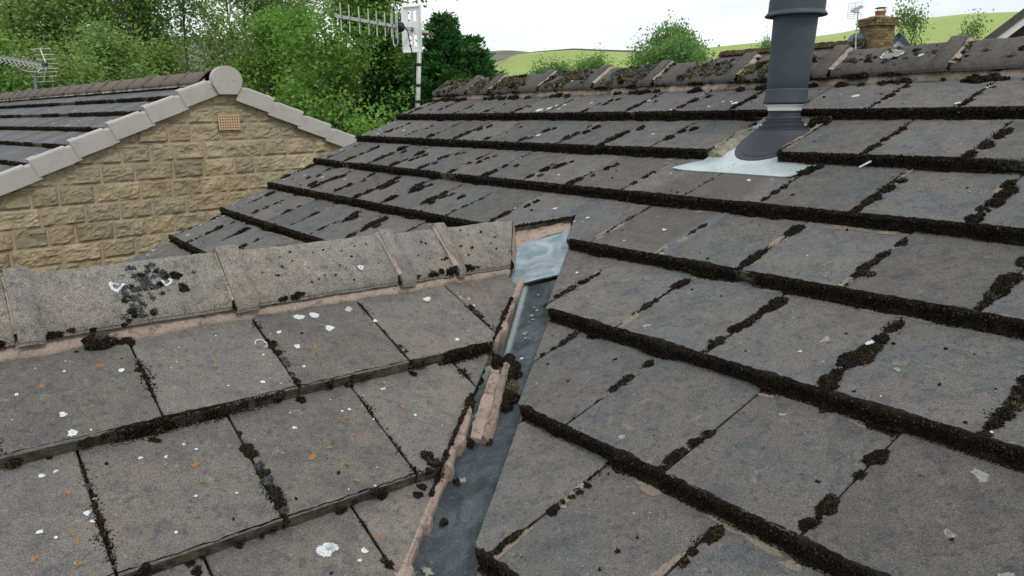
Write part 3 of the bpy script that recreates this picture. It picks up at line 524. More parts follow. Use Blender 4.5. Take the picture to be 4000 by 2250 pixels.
# open end of the last ridge tile packed with mortar
pr = np.array(ridge_profile(0.124, 0.108)); e = apB + uB * (4.45 * TW)
rim = np.array([e - zz * 0.010 + uB * (0.004 - 0.105 * abs(x) / .128) - hB * x + zz * z for x, z in pr]); low = rim.copy(); low[:, 2] = rim[:, 2].min() - 0.05
R = []
for s in np.linspace(0, 1, 7): R.append(rim * (1 - s) + low * s + uB * (0.010 * math.sin(3 * s) + 0.004 * s))
R = np.array(R); P0 = R.reshape(-1, 3); R = (P0 + uB * vn(P0, 50, 77)[:, None] * 0.004).reshape(R.shape); grid(mb, R, 0)
mb.build('ridge_mortar', M['mortar'], gable_roof, smooth=True)
# ------------------------------------------------------------------ valley trough
nA_, nB_ = FA.n, FB.n
dv = np.cross(nA_, nB_); dv /= np.linalg.norm(dv); dv = dv if dv[2] > 0 else -dv
def vpoint(off, s):
    """point on the line where both slopes lowered by off meet; s metres down from the height of OB"""
    A3 = np.array([nA_, nB_, [0, 0, 1.0]]); p = np.linalg.solve(A3, [nA_ @ OA - off, nB_ @ OB - off, OB[2]]); return p - dv * s
wa = np.cross(nA_, dv); wa = wa if wa @ u > 0 else -wa        # across, into the main slope
wb = np.cross(nB_, dv); wb = wb if wb @ uB < 0 else -wb       # across, into the gable slope
VOFF = 0.052
mb = MB(); rows = []
S_ = np.linspace(0.265, 2.3, 104)
for s in S_:
    c = vpoint(VOFF, s); row = []
    for t_ in (-0.20, -0.15, -0.11, -0.08, -0.05, -0.028, -0.014, -0.006, 0.0, 0.006, 0.014, 0.028, 0.05, 0.08, 0.11, 0.15, 0.20):
        rib = 0.010 * math.exp(-(t_ / 0.008) ** 2)
        row.append(c + (wa * t_ if t_ > 0 else wb * -t_) + zz * (rib + 0.0015 * math.sin(s * 9 + t_ * 30)))
    rows.append(row)
R = np.array(rows); P0 = R.reshape(-1, 3); R = (P0 + zz * vn(P0, 14, 3)[:, None] * 0.0022).reshape(R.shape)
grid(mb, R, 0); grid(mb, R - zz * 0.004, 0, True)
cols = np.array([-0.20, -0.15, -0.11, -0.08, -0.05, -0.028, -0.014, -0.006, 0.0, 0.006, 0.014, 0.028, 0.05, 0.08, 0.11, 0.15, 0.20])
win = np.clip((0.72 - S_) / 0.12, 0, 1)[:, None]; fd = win * (np.exp(-((cols - .002) / .010) ** 2) * .95 - np.exp(-((cols + .020) / .012) ** 2) * .9)[None, :]
fd = fd + np.clip(1 - np.abs(S_ - .72) / .16, 0, 1)[:, None] * .6 * (cols < -.02)[None, :] + np.clip((S_ - .95) / .2, 0, 1)[:, None] * (.22 * np.sin(S_ * 9)[:, None] * np.exp(-((cols - .03) / .03) ** 2)[None, :])
mb.att = [fd.ravel(), fd.ravel()]
valley = mb.build('valley_gutter', M['valley'], house, smooth=True)
# far valley, behind the gable ridge
nB2 = FB2.n; dv2 = np.cross(nA_, nB2); dv2 /= np.linalg.norm(dv2); dv2 = dv2 if dv2[2] > 0 else -dv2
A3 = np.array([nA_, nB2, [0, 0, 1.0]]); p2 = np.linalg.solve(A3, [nA_ @ OA - VOFF, nB2 @ FB2.o - VOFF, OB[2]])
wa2 = np.cross(nA_, dv2); wa2 = wa2 if wa2 @ u < 0 else -wa2; wb2 = np.cross(nB2, dv2); wb2 = wb2 if wb2 @ uB < 0 else -wb2
mb = MB(); R = np.array([[p2 - dv2 * s + (wa2 * t_ if t_ > 0 else wb2 * -t_) for t_ in (-0.22, -0.1, 0, 0.1, 0.22)] for s in np.linspace(.35, 2.3, 30)]); grid(mb, R, 0); grid(mb, R - zz * 0.004, 0, True)
mb.build('valley_gutter', M['under'], house)
# ------------------------------------------------------------------ moss and lichen
CAMP = np.array([0, 0, Z0])
def crumbs(mb, C, Nn, s, mi=0, spike=1.0):
    """small pointed moss tufts: three faces each"""
    n = len(C)
    if n == 0: return
    r = rng.normal(size=(n, 3)); t1 = np.cross(Nn, r); t1 /= np.linalg.norm(t1, axis=1)[:, None] + 1e-9; t2 = np.cross(Nn, t1)
    s = np.asarray(s)[:, None]; base = C - Nn * s * 0.35
    B = [base + (t1 * math.cos(q) + t2 * math.sin(q)) * s * 0.72 for q in (0, 2.094, 4.189)]
    tip = C + Nn * s * rng.uniform(0.5, 1.35, (n, 1)) * spike + rng.normal(size=(n, 3)) * s * 0.28
    V = np.stack([B[0], B[1], B[2], tip], 1).reshape(-1, 3); k = mb.n
    i = np.arange(n)[:, None] * 4 + k
    f = np.concatenate([i + [0, 1, 3], i + [1, 2, 3], i + [2, 0, 3]], 1).reshape(-1, 3)
    mb.v.append(V); mb.f.extend(f.tolist()); mb.m.extend([mi] * (3 * n)); mb.n += 4 * n
def edge_moss(mb, F, kk, a0, a1, cover, amt=1.0, seed=0, dens=1.0, bmi=1):
    if a1 - a0 < 0.1: return
    m = int((a1 - a0) * TW / 0.008); A_ = np.linspace(a0, a1, m); q = F.P(A_, kk + 0 * A_)
    cv = np.clip((fbm(q, 3.0, seed, 3) + cover) * 2.5, 0, 1)          # how mossy each stretch is
    bl = np.clip(fbm(q, 11.0, seed + 5, 3) * 1.4 - 0.1, 0, 1) * amt * cv; gr = (vn(q, 60, seed + 8) * .5 + .5) * cv
    rows = []
    for d, n_, g in ((-0.010, -0.002, 0.2), (-0.002, 0.003, 0.8), (0.006, -0.001, 1.0), (0.009, -0.013, 1.0), (0.010, -0.024, 1.1), (0.013, -0.031, 1.6), (0.010, -0.036, 1.0)):
        dd = -0.005 + (d + 0.003) * cv + bl * 0.008 * g
        nn_ = n_ + (0.004 * bl if n_ > -0.01 else 0) - 0.002 * (1 - cv)
        rows.append(F.P(A_, kk + dd / G, nn_))
    R = np.array(rows); P0 = R.reshape(-1, 3); R = (P0 + F.n * (vn(P0, 90, seed) * 0.0022)[:, None] - F.v * (vn(P0, 75, seed + 1) * 0.003)[:, None]).reshape(R.shape)
    grid(mb, R, bmi)
    dist = np.linalg.norm(q - CAMP, axis=1)
    s = np.clip(0.0015 * dist, 0.0024, 0.009)
    per = 0.055 * 0.008 / (s * s) * 1.7 * dens * cv
    cnt = rng.poisson(per); idx = np.repeat(np.arange(m), cnt); n = len(idx)
    t = rng.random(n); aa = A_[idx] + rng.uniform(-.5, .5, n) * 0.008 / TW
    # t<0.35 top arris, else the face, last bit the foot
    d = np.where(t < 0.30, -0.004 + 0.008 * (t / 0.30), np.where(t < 0.88, 0.0055, 0.006 + 0.010 * (t - 0.88) / 0.12)) + bl[idx] * 0.009 * np.where(t > .6, 1.5, .9) + gr[idx] * .0035 * (t > .25)
    nn_ = np.where(t < 0.30, 0.001, np.where(t < 0.85, -0.001 - 0.032 * (t - 0.30) / 0.55, -T + 0.002)) + 0.003 * bl[idx] * (t < .5)
    C = F.P(aa, kk + d / G, nn_)
    nd = np.where((t < 0.30)[:, None], F.n, np.where((t < 0.85)[:, None], -F.v * 0.9 + F.n * 0.45, F.n * 0.8 - F.v * 0.5)) + rng.normal(size=(n, 3)) * 0.35
    nd /= np.linalg.norm(nd, axis=1)[:, None]
    crumbs(mb, C, nd, s[idx] * rng.uniform(0.7, 1.4, n))
def blob(mb, c, n, r, hgt=0.42, seed=0, mi=0, stretch=None, dens=1.0):
    """cushion of moss at point c on a surface with normal n"""
    c = np.asarray(c, float); n = np.asarray(n, float); t1 = np.cross(n, [0.3, 0.9, 0.2]); t1 /= np.linalg.norm(t1); t2 = np.cross(n, t1)
    if stretch is not None:
        t1 = np.array(stretch, float); L1 = np.linalg.norm(t1); t1 = t1 / L1; t2 = np.cross(n, t1)
    else: L1 = 1.0
    dist = np.linalg.norm(c - CAMP); H = min(r * hgt, 0.022)
    k = 12; rings = 4; V = []
    ph = rng.random(3) * 6.28
    def shape(an): return 1 + 0.16 * np.sin(2 * an + ph[0]) + 0.12 * np.sin(3 * an + ph[1]) + 0.08 * np.sin(5 * an + ph[2])
    for i in range(rings):
        f = (i + 1) / rings
        for j in range(k):
            an = 2 * math.pi * j / k; rr = r * f * shape(an) * (1 + rng.normal(0, 0.05)); z = H * math.sqrt(max(0, 1 - f ** 2.4)) - (0.004 if i == rings - 1 else 0)
            V.append(c + t1 * math.cos(an) * rr * L1 + t2 * math.sin(an) * rr + n * z * rng.uniform(0.85, 1.1))
    V.append(c + n * H)
    F_ = [(i * k + j, (i + 1) * k + j, (i + 1) * k + (j + 1) % k, i * k + (j + 1) % k) for i in range(rings - 1) for j in range(k)] + [(rings * k, j, (j + 1) % k) for j in range(k)]
    mb.add(V, F_, mi)
    s = float(np.clip(0.0015 * dist, 0.0023, 0.009)); s = min(s, r * 0.5)
    N_ = int(np.clip(3.14 * r * r * L1 / (s * s) * 1.5 * dens, 3, 1400))
    f = np.sqrt(rng.random(N_)) * 1.03; an = rng.random(N_) * 6.283; rr = r * f * shape(an)
    C = c + t1 * (np.cos(an) * rr * L1)[:, None] + t2 * (np.sin(an) * rr)[:, None] + n * (H * np.sqrt(np.clip(1 - f ** 2.4, 0, 1)))[:, None]
    nd = n * (1.25 - f)[:, None] + (t1 * np.cos(an)[:, None] + t2 * np.sin(an)[:, None]) * (f * 0.9)[:, None] + rng.normal(size=(N_, 3)) * 0.3
    nd /= np.linalg.norm(nd, axis=1)[:, None]
    crumbs(mb, C, nd, s * rng.uniform(0.7, 1.35, N_), mi)
def disc(mb, F, a, k, r, mi=0, ring=None, seed=0, lift=0.0012, rag=0.18, sx=1.0, sy=1.0):
    """thin irregular lichen patch lying on the tile; fades out at its rim; ring = broken annulus"""
    if mb.att is None: mb.att = []
    n = 20; an = np.arange(n) * 2 * math.pi / n; ph = rng.random(4) * 6.28; r = r * 1.12
    ro = r * (1 + rag * np.sin(2 * an + ph[0]) + rag * 0.8 * np.sin(3 * an + ph[1]) + rag * 0.3 * np.sin(7 * an + ph[2]))
    lo = math.floor(k) + .012; hi = math.ceil(k) - .01
    def loop(f, l_):
        x, y = np.cos(an) * ro * f * sx / TW, np.sin(an) * ro * f * sy / G; kk = np.clip(k + y, lo, hi); return F.P(a + x, kk, surf_n(kk) + l_)
    fs = (1.0, .55) if not ring else (1.0, (1 + ring) / 2, ring)
    P = [loop(f, lift) for f in fs]; A_ = [np.zeros(n), np.full(n, .9)] + ([np.zeros(n)] if ring else [])
    fc = [(j * n + i, j * n + (i + 1) % n, (j + 1) * n + (i + 1) % n, (j + 1) * n + i) for j in range(len(fs) - 1) for i in range(n) if not ring or math.sin(an[i] + ph[3]) > -.45]
    if not ring:
        P.append(F.P([a], [k], float(surf_n(k)) + lift)); A_.append(np.array([1.0])); fc += [(n + i, n + (i + 1) % n, 2 * n) for i in range(n)]
    mb.add(np.concatenate(P), fc, mi); mb.att.append(np.concatenate(A_))
def seam_moss(mb, F, a, k0, k1, p=0.5, seed=0, kend=None):
    """thin dark growth along a joint between two tiles"""
    m = int((k1 - k0) * G / 0.003); K = np.linspace(k0 + 0.12, (kend or k1) - 0.01, m); q = F.P(a + 0 * K, K)
    w = np.clip(fbm(q, 16, seed, 3) + p, 0, 1); dist = np.linalg.norm(q[0] - CAMP); s = np.clip(0.0018 * dist, 0.0026, 0.008)
    cnt = rng.poisson(w * 0.003 * 0.012 / (s * s) * 2.2); i = np.repeat(np.arange(m), cnt); n = len(i)
    kk_ = K[i] + rng.normal(0, 0.004, n); aa = a + rng.normal(0, 1, n) * (0.0022 + 0.007 * w[i]) / TW * (rng.random(n) < 0.8)
    C = F.P(aa, kk_, top_n(kk_, k1) - 0.0008); nd = F.n + rng.normal(size=(n, 3)) * 0.35; nd /= np.linalg.norm(nd, axis=1)[:, None]
    crumbs(mb, C, nd, s * rng.uniform(0.6, 1.2, n))
AL = lambda kk: AV - SLL * (kk - KV) if kk <= 4 else AL4 - SL * (kk - 4); AR = lambda kk: AV + SL * (kk - KV)
mb = MB()
for kk in range(1, 10):
    sg = [(0, 17.5)] if kk < 4 else [(0, AL(kk)), (AR(kk) + .07, 17.5)]
    if kk == 2: sg = [(0, 9.96), (11.0, 17.5)]
    for j, (a, b) in enumerate(sg):
        if kk > 8 and j == 0: continue
        edge_moss(mb, FA, kk, a, b, 1.15 if kk != 3 else 0.85, 1.15, seed=kk * 3 + j)
    for x in np.arange(OFFA[kk] % 1, 17.5, 1.0):
        if kk >= 4 and AL(kk - .5) - .2 < x < AR(kk - .5) + .2: continue
        if kk > 6 and x < 8: continue
        seam_moss(mb, FA, x, kk - 1, kk, 0.22, seed=kk * 50 + int(x))
for a, k, r in feats(MOSSA):
    kk = math.ceil(k); off = OFFA.get(kk, 0) % 1; near = round(a - off) + off
    if abs(near - a) < 0.13 and r > 6 and a < 12.5: a = a * 0.4 + near * 0.6
    if kk >= 4 and AL(k) - .03 < a < AR(k) + .03: continue
    blob(mb, FA.P(a, k, float(surf_n(k)) - 0.001), FA.n, r / 1000 * 0.84, 0.42, stretch=FA.v * (1.45 if r > 12 else 1.1))
# joints further right and left that the list does not reach
for kk in range(1, 9):
    for x in np.arange(OFFA[kk] % 1, 17.5, 1.0):
        if kk >= 4 and AL(kk - .5) - .3 < x < AR(kk - .5) + .3: continue
        want = (x > 13.2 - 0.0 and kk < 7) or (kk in (3, 4, 5, 6) and x < 6.5) or (kk in (1, 2) and x < 1.5)
        if not want: continue
        for _ in range(rng.integers(2, 5)):
            k = kk - rng.uniform(0.08, 0.85); r = rng.uniform(0.008, 0.024)
            blob(mb, FA.P(x + rng.normal(0, .015), k, float(surf_n(k)) - .001), FA.n, r, 0.45, stretch=FA.v * rng.uniform(1.1, 1.9))
for _ in range(330):
    a, k = rng.uniform(0.1, 17), rng.uniform(0.2, 8)
    if k > 3.4 and AL(k) - .1 < a < AR(k) + .1: continue
    blob(mb, FA.P(a, k, float(surf_n(k))), FA.n, rng.choice([0.002, 0.003, 0.004, 0.006], p=[.4, .35, .17, .08]), 0.5)
# along the foot of the ridge bedding, and stray tufts on the mortar
for _ in range(420):
    a = rng.uniform(0, 13); k = rng.uniform(0.03, 0.2) if rng.random() < .7 else rng.uniform(-0.06, 0.05)
    if fbm(FA.P([a], [k]), 5, 44)[0] < -0.12: continue
    blob(mb, FA.P(a, k, float(-T * (1 - min(k, .2))) + (0.004 if k > 0.1 else 0.030)), FA.n, rng.uniform(0.006, 0.020), 0.5, stretch=u * 1.3)
blob_at = lambda F, a, k, r, st=None, hgt=.45: blob(mb, F.P(a, k, float(surf_n(k)) - .001), F.n, r, hgt, stretch=st)
mb.build('moss', [M['moss'], M['moss_base']], main_roof, kind='stuff')
# cushions on the main ridge: olive, brown and grey
mbo = MB()
def on_ridge(ap, axis, ac, a, t_, hw, drop):
    """point on the near side of the ridge tile: t_=0 apex, 1 foot"""
    x = -hw * t_; c = ap + axis * a * TW; s = math.atan2(drop, hw)
    pr = ridge_profile(hw, drop); xs = [p[0] for p in pr]; zs = [p[1] for p in pr]
    return c + ac * x + zz * np.interp(x, xs, zs), (ac * -math.sin(s) + zz * math.cos(s)) if t_ > 0.25 else zz * 1.0
dens_spots = [(0.12, 1.40, 420, 0), (1.58, 2.28, 170, 0), (2.48, 3.95, 360, 0), (4.2, 5.5, 330, 1), (5.8, 7.05, 230, 1), (7.3, 8.7, 100, 1), (8.9, 10.0, 120, 0), (10.4, 11.7, 34, 2), (12.0, 13.4, 18, 2)]
for a0, a1, n, ty in dens_spots:
    for _ in range(n):
        a = rng.uniform(a0, a1); t_ = float(np.clip(rng.normal(0.55, 0.22), 0.12, 0.98)); p, nn_ = on_ridge(apA, u, h, a, t_, 0.137, 0.088)
        if fbm([p], 7, 91)[0] < -0.25 and ty != 2: continue
        r = rng.uniform(0.005, 0.017) if ty < 2 else rng.uniform(0.003, 0.013)
        q = rng.random(); mi = 0 if q < (0.62, 0.4, 0.15)[ty] else (1 if q < (0.8, 0.85, 0.75)[ty] else 2)
        blob(mbo, p, nn_, r, 0.6, mi=mi, stretch=u * 1.2, dens=0.8)
for e in (1.5, 4.09, 7.15, 8.83, 11.85):
    for _ in range(26): p, nn_ = on_ridge(apA, u, h, e + .05 + rng.normal(0, .03), rng.uniform(.1, 1), .137, .088); blob(mbo, p, nn_, rng.uniform(.004, .011), .6, mi=rng.integers(0, 3))
mbo.build('moss', [M['moss_olive'], M['moss_grey'], M['moss']], main_roof, kind='stuff')
# gable roof moss
mb = MB()
for kk in range(1, 6): edge_moss(mb, FB, kk, BL if kk > 1 else -6, BV - BS * kk, (-0.30, -0.16, -0.1, 0, 0)[kk - 1], 0.6, seed=200 + kk, dens=0.7, bmi=2)
for kk in range(1, 5):
    for _ in range(46):
        a = rng.uniform(-5, BV - BS * kk); blob(mb, FB.P(a, kk + .015, rng.uniform(-.03, .0)), FB.n * .5 - FB.v * .8, rng.uniform(.003, .010), .5, stretch=uB * 1.5)
for kk in range(1, 6):
    for x in np.arange(OFFB[kk] % 1 - 8, BV - BS * kk + .8, 1.0):
        ke = min(kk, (BV - x - .06) / BS)
        if ke > kk - .8: seam_moss(mb, FB, x, kk - 1, kk, (0.15, 0.5, 0.0, 0.35)[int(x * 3 + kk) % 4], seed=300 + kk * 20 + int(x), kend=ke)
for a, k, r in feats(MOSSB):
    if a > BV - BS * k - 0.05: continue
    g_ = rng.random() < 0.3; blob(mb, FB.P(a, k, float(surf_n(k)) - 0.001), FB.n, r / 1000 * 0.85, 0.42, mi=1 if g_ else 0, stretch=FB.v * 1.15)
for _ in range(60):
    a, k = rng.uniform(-6, 4), rng.uniform(0.2, 3.6)
    if a < BV - BS * k - .1: blob(mb, FB.P(a, k, float(surf_n(k))), FB.n, rng.choice([0.0015, 0.0025, 0.004]), 0.5)
# under the foot of the gable ridge tiles
for _ in range(120):
    a = rng.uniform(-3, 4.3); c = apB + uB * a * TW - hB * -0.0
    p = apB + uB * (a * TW) + hB * -0.0 - hB * 0.126 + zz * (-0.112 - rng.uniform(0.006, 0.019))
    if fbm([p], 6, 61)[0] < -0.02 - (0.12 if a < 2.4 else -0.1): continue
    blob(mb, p, -hB, rng.uniform(0.004, 0.010), 0.5, stretch=uB * 1.6)
# growth on the gable ridge tiles themselves
spots = [(-0.05, .25, .008), (-0.02, .33, .006), (-.15, .55, .006), (0.3, .62, .005), (.42, .2, .006), (.62, .78, .008)]
for _ in range(230):
    cx, ct = (0.42, 0.5) if rng.random() < 0.45 else (rng.uniform(-2.5, 4.3), rng.uniform(0.15, 0.95))
    a = cx + rng.normal(0, 0.09 if cx == .42 else 0); t_ = float(np.clip(ct + (rng.normal(0, 0.22) + (0.42 - a) * 1.2 if cx == .42 else 0), 0.1, 0.97)); p, nn_ = on_ridge(apB, uB, hB, a, t_, 0.128, 0.112)
    blob(mb, p, nn_, rng.uniform(0.002, 0.004) if cx != .42 else rng.uniform(0.004, 0.010), 0.5, mi=1 if (cx == .42 and rng.random() < .75) or rng.random() < .3 else 0)
for a, t_, r, mi in ((.70, .33, .012, 0), (.72, .36, .013, 0), (.735, .62, .014, 0), (.615, .30, .013, 1), (.63, .34, .011, 0), (.30, .93, .013, 0), (.33, .86, .012, 1), (.86, .33, .006, 1), (.27, .70, .010, 0)):
    p, nn_ = on_ridge(apB, uB, hB, a, t_, 0.128, 0.112); blob(mb, p, nn_, r, 0.5, mi=mi)
blob(mb, FB.P(0.02, 0.085, -T + .012), FB.n, 0.022, 0.5, stretch=uB * 1.7); blob(mb, FB.P(0.05, 0.05, -T + .02), FB.n, 0.016, 0.5, mi=1)
mb.build('moss', [M['moss'], M['moss_grey'], M['moss_base']], gable_roof, kind='stuff')
# lichens
mb = MB()
for a, k, r in feats(WHITEA): disc(mb, FA, a, k, r / 1000, 0, rag=0.10, lift=.0013)
for a, k, r in feats(WHITEA):
    if r > 15 and k > 5.5: disc(mb, FA, a, k, r / 1000 * .55, 1, rag=.08, lift=.0020)
for a, k, r in feats(PALEA): disc(mb, FA, a, k, r / 1000 * .9, 1, rag=0.26, lift=.0006)
for a, k, r in feats(ORA): disc(mb, FA, a, k, r / 1000 * .85, 2, rag=0.3, lift=.0007)
for _ in range(420):
    a, k = rng.uniform(0, 17), rng.uniform(.2, 7.6)
    if k > 3.4 and AL(k) - .1 < a < AR(k) + .1: continue
    disc(mb, FA, a, k, rng.choice([0.0015, 0.002, 0.004, 0.008], p=[.5, .3, .14, .06]), rng.choice([0, 1, 2], p=[.55, .35, .1]), rag=.3)
for _ in range(46):            # specks near the far verge
    k = rng.uniform(.2, 7); disc(mb, FA, abs(rng.normal(0.0, .35)) + .04, k, rng.uniform(.004, .013), 0, rag=.3)
a_, k_, r_ = 12.21, 5.96, .016
for a, k, r in feats(WHITEA)[:1]: pass
for kk in range(1, 8):
    for x in np.arange(OFFA[kk] % 1, 17.5, 1.0):
        if kk >= 4 and AL(kk - .5) - .2 < x < AR(kk - .5) + .2: continue
        for _ in range(rng.integers(0, 4)): disc(mb, FA, x + rng.choice([-1, 1]) * rng.uniform(.015, .035), kk - rng.uniform(.1, .85), rng.uniform(.008, .014), 3, sy=rng.uniform(2, 5), lift=.0005)
    for _ in range(34):
        x = rng.uniform(0, 17)
        if kk >= 3 and AL(kk + .1) - .2 < x < AR(kk + .1) + .2: continue
        disc(mb, FA, x, kk + rng.uniform(.05, .10), rng.uniform(.006, .012), 3, sx=rng.uniform(2, 7), lift=.0005)
mb.build('lichen', [M['li_white'], M['li_pale'], M['li_orange'], M['li_tan']], main_roof, kind='stuff')
mb = MB()
for a, k, r in feats(WHITEB): disc(mb, FB, a, k, r / 1000 * .92, 0, rag=0.12)
for a, k, r in feats(RINGB): disc(mb, FB, a, k, r / 1000, 0, ring=0.72, rag=0.16)
for a, k, r in feats(ORB)[::1]: disc(mb, FB, a, k, r / 1000 * .85, 2, rag=0.3, lift=.0008)
for _ in range(150):
    a, k = rng.uniform(-3, 4), rng.uniform(.2, 3.2)
    if a < BV - BS * k - .1: disc(mb, FB, a, k, rng.choice([0.001, 0.002, 0.004], p=[.5, .35, .15]), rng.choice([0, 1, 2], p=[.3, .6, .1]), rag=.3)
def rdisc(mb, ap, ax_, ac, a, t_, r, hw, drop, mi=0, ring=0, asp=1.0, arc=None):
    p, n_ = on_ridge(ap, ax_, ac, a, t_, hw, drop); d_ = np.cross(n_, ax_); m = 24; P = []; an = np.arange(m) * 2 * math.pi / m; ro = r * (1 + .15 * np.sin(3 * an + 1) + rng.normal(0, .07, m))
    if mb.att is None: mb.att = []
    mb.att.append(np.full(2 * m, .8))
    for f in (1, ring or 0.0): P += [p + n_ * 0.0045 + ax_ * math.cos(x) * q * f * asp + d_ * math.sin(x) * q * f for x, q in zip(an, ro)]
    mb.add(P, [(i, (i + 1) % m, m + (i + 1) % m, m + i) for i in range(m) if not arc or arc(an[i])], mi)
rdisc(mb, apB, uB, hB, .245, .40, .017, .128, .112, 0, .55, arc=lambda x: not (0.2 < x < 1.9)); rdisc(mb, apB, uB, hB, .235, .40, .008, .128, .112, 0, .6, arc=lambda x: x < 3)
rdisc(mb, apB, uB, hB, .625, .45, .013, .128, .112, 0, .55, arc=lambda x: not (0.9 < x < 2.6)); rdisc(mb, apB, uB, hB, 2.36, .72, .009, .128, .112, 0, .2)
mb.build('lichen', [M['li_white'], M['li_pale'], M['li_orange']], gable_roof, kind='stuff')
mb = MB(); rdisc(mb, apA, u, h, 11.02, .40, .030, .137, .088, 1, .0, 1.25); rdisc(mb, apA, u, h, 11.02, .40, .033, .137, .088, 0, .84, 1.25)
for a, t_, r in ((11.42, .55, .009), (3.03, .45, .016), (5.1, .3, .022), (5.0, .75, .010), (9.25, .5, .016), (.45, .2, .014), (.1, .5, .012), (12.6, .4, .010)): rdisc(mb, apA, u, h, a, t_, r, .137, .088, 0, .25)
mb.build('lichen', [M['li_rim'], M['li_pale']], main_roof, kind='stuff')
# ------------------------------------------------------------------ beside the valley: mortar fillet, lead saddle, bedding under the cut tiles
def Bline(k): return BV - BS * k
def Boff(k, w): return FB.P(Bline(k), k, 0) + wb * -w            # w metres beyond the cut edge, towards the valley
mb = MB()
def fillet(k0, k1, w, seed):
    m = int((k1 - k0) * 0.5 / 0.008); K = np.linspace(k0, k1, m); rows = []
    q = FB.P(Bline(K), K); ww = w * (1 + 0.35 * fbm(q, 14, seed)); taper = np.clip(np.minimum(K - k0, k1 - K) / 0.05, 0.15, 1) * (1 + .5 * (vn(q, 22, seed + 4) > .35)) * (1 - .45 * (vn(q, 17, seed + 6) > .5))
    for f, n_ in ((-0.010 / w, -0.012), (0.0, 0.000), (0.30, 0.002), (0.8, -0.006), (0.98, -0.018), (1.05, -0.032), (1.06, -0.056)):
        P = FB.P(Bline(K), K, surf_n(K)) - wb * (f * ww * taper)[:, None]
        P = P + FB.n * (n_ + 0.05 * T)
        rows.append(P)
    R = np.array(rows); P0 = R.reshape(-1, 3); R = (P0 + zz * (vn(P0, 24, seed)[:, None] * .002 + vn(P0, 70, seed)[:, None] * .0015)).reshape(R.shape); grid(mb, R, 0, True)
fillet(0.14, 1.02, 0.015, 3); fillet(1.50, 3.4, 0.017, 4)
mb.build('valley_mortar', M['mortar'], gable_roof)
mb = MB()
for k in np.arange(0.5, 3.2, 0.03):
    if 1.05 < k < 1.45 or fbm([Boff(k, 0)], 7, 12)[0] < -0.05: continue
    blob(mb, FB.P(Bline(k) - .01, k, float(surf_n(k)) + 0.008), FB.n, rng.uniform(.003, .008), .5, stretch=dv * 1.6)
for k, w, r in ((1.72, .035, .013), (1.98, .040, .008), (2.22, .045, .009), (2.75, .040, .006), (1.53, .0, .012), (2.0, -.02, .013), (1.97, -.04, .014)): blob(mb, Boff(k, w) - FB.n * (.045 if w > 0 else .0), FB.n, r, .5)
mb.build('moss', M['moss'], gable_roof, kind='stuff')
# lead saddle rising from the gutter to the apex of the valley, behind the gable ridge
TLm, TRm = FA.P(8.603, 3.868, -0.033), FA.P(9.021, 3.441, -0.033)
TL, TR = FA.P(8.872, 4.092, -0.05), FA.P(9.27, 3.673, -0.045)
BL_, BR_ = FB.P(4.02, 0.215, -0.036), FA.P(10.00, 4.445, -0.042)
sl_d = (TLm - TRm) / np.linalg.norm(TLm - TRm); TLm, TL, BL_ = TLm + sl_d * .07, TL + sl_d * .07, BL_ + sl_d * .035
TR, BR_ = TR - sl_d * .02, BR_ - sl_d * .035
def patch(mb, a, b, c, d, m=16, n=22, bulge=0.0, seed=0, amp=0.003, mi=0, back=0.003, bn=None):
    """a-b upper edge, d-c lower edge"""
    bn = np.cross(np.array(b) - a, np.array(d) - a); bn /= np.linalg.norm(bn); bn = bn if bn @ (CAMP - a) > 0 else -bn
    R = np.array([[(a * (1 - s) + b * s) * (1 - t_) + (d * (1 - s) + c * s) * t_ + bn * bulge * math.sin(math.pi * s) * math.sin(math.pi * t_) for s in np.linspace(0, 1, n)] for t_ in np.linspace(0, 1, m)])
    P0 = R.reshape(-1, 3); R = (P0 + bn * (fbm(P0, 22, seed)[:, None] * amp)).reshape(R.shape)
    grid(mb, R, mi); grid(mb, R - bn * back, mi, True)
    return R
mb = MB(); Rl = patch(mb, TL, TR, BR_, BL_, 18, 24, -0.016, 5, 0.003)
E_ = Rl[-1]; mid = len(E_) // 2

lead = mb.build('lead_flashing', M['lead'], house, smooth=True)
mb = MB(); patch(mb, TLm, TRm, TR + (TRm - TR) * -.0, TL, 10, 26, 0.004, 8, 0.006, back=.012); mb.build('apex_mortar', M['mortar'], house)
mb = MB()
for t_ in np.linspace(0, 0.5, 50):
    p = FA.P(AV - SLL * t_, KV + t_, float(surf_n(min(KV + t_, 3.999) if KV + t_ < 4 else KV + t_)) - 0.004)
    blob(mb, p, -FA.v * .6 - u * .6 + zz * .5, rng.uniform(.003, .006), .5)
for t_ in np.linspace(0.05, 3.6, 130):
    if rng.random() < .45: continue
    k = KV + t_; p = FA.P(AR(k) - .012, k, float(surf_n(k)) - 0.014); blob(mb, p, -u * .8 + zz * .5, rng.uniform(.002, .006), .5, stretch=dv * 1.8)
mb.build('moss', M['moss'], main_roof, kind='stuff')
mb = MB()
def vdisc(s, x, r, mi=0):
    if mb.att is None: mb.att = []
    n = 16; an = np.arange(n) * 2 * math.pi / n; ro = r * (1 + .18 * np.sin(2 * an + s * 40) + .15 * np.sin(3 * an + x * 90)); P = [vsurf0(s + math.sin(a) * q, x + math.cos(a) * q) for a, q in zip(an, ro)] + [vsurf0(s, x)]
    mb.add(P, [(i, (i + 1) % n, n) for i in range(n)], mi); mb.att.append(np.array([0.] * n + [1.]))
def vsurf0(s, x): return vpoint(VOFF, s) + (wa * x if x > 0 else wb * -x) + FA.n * .003
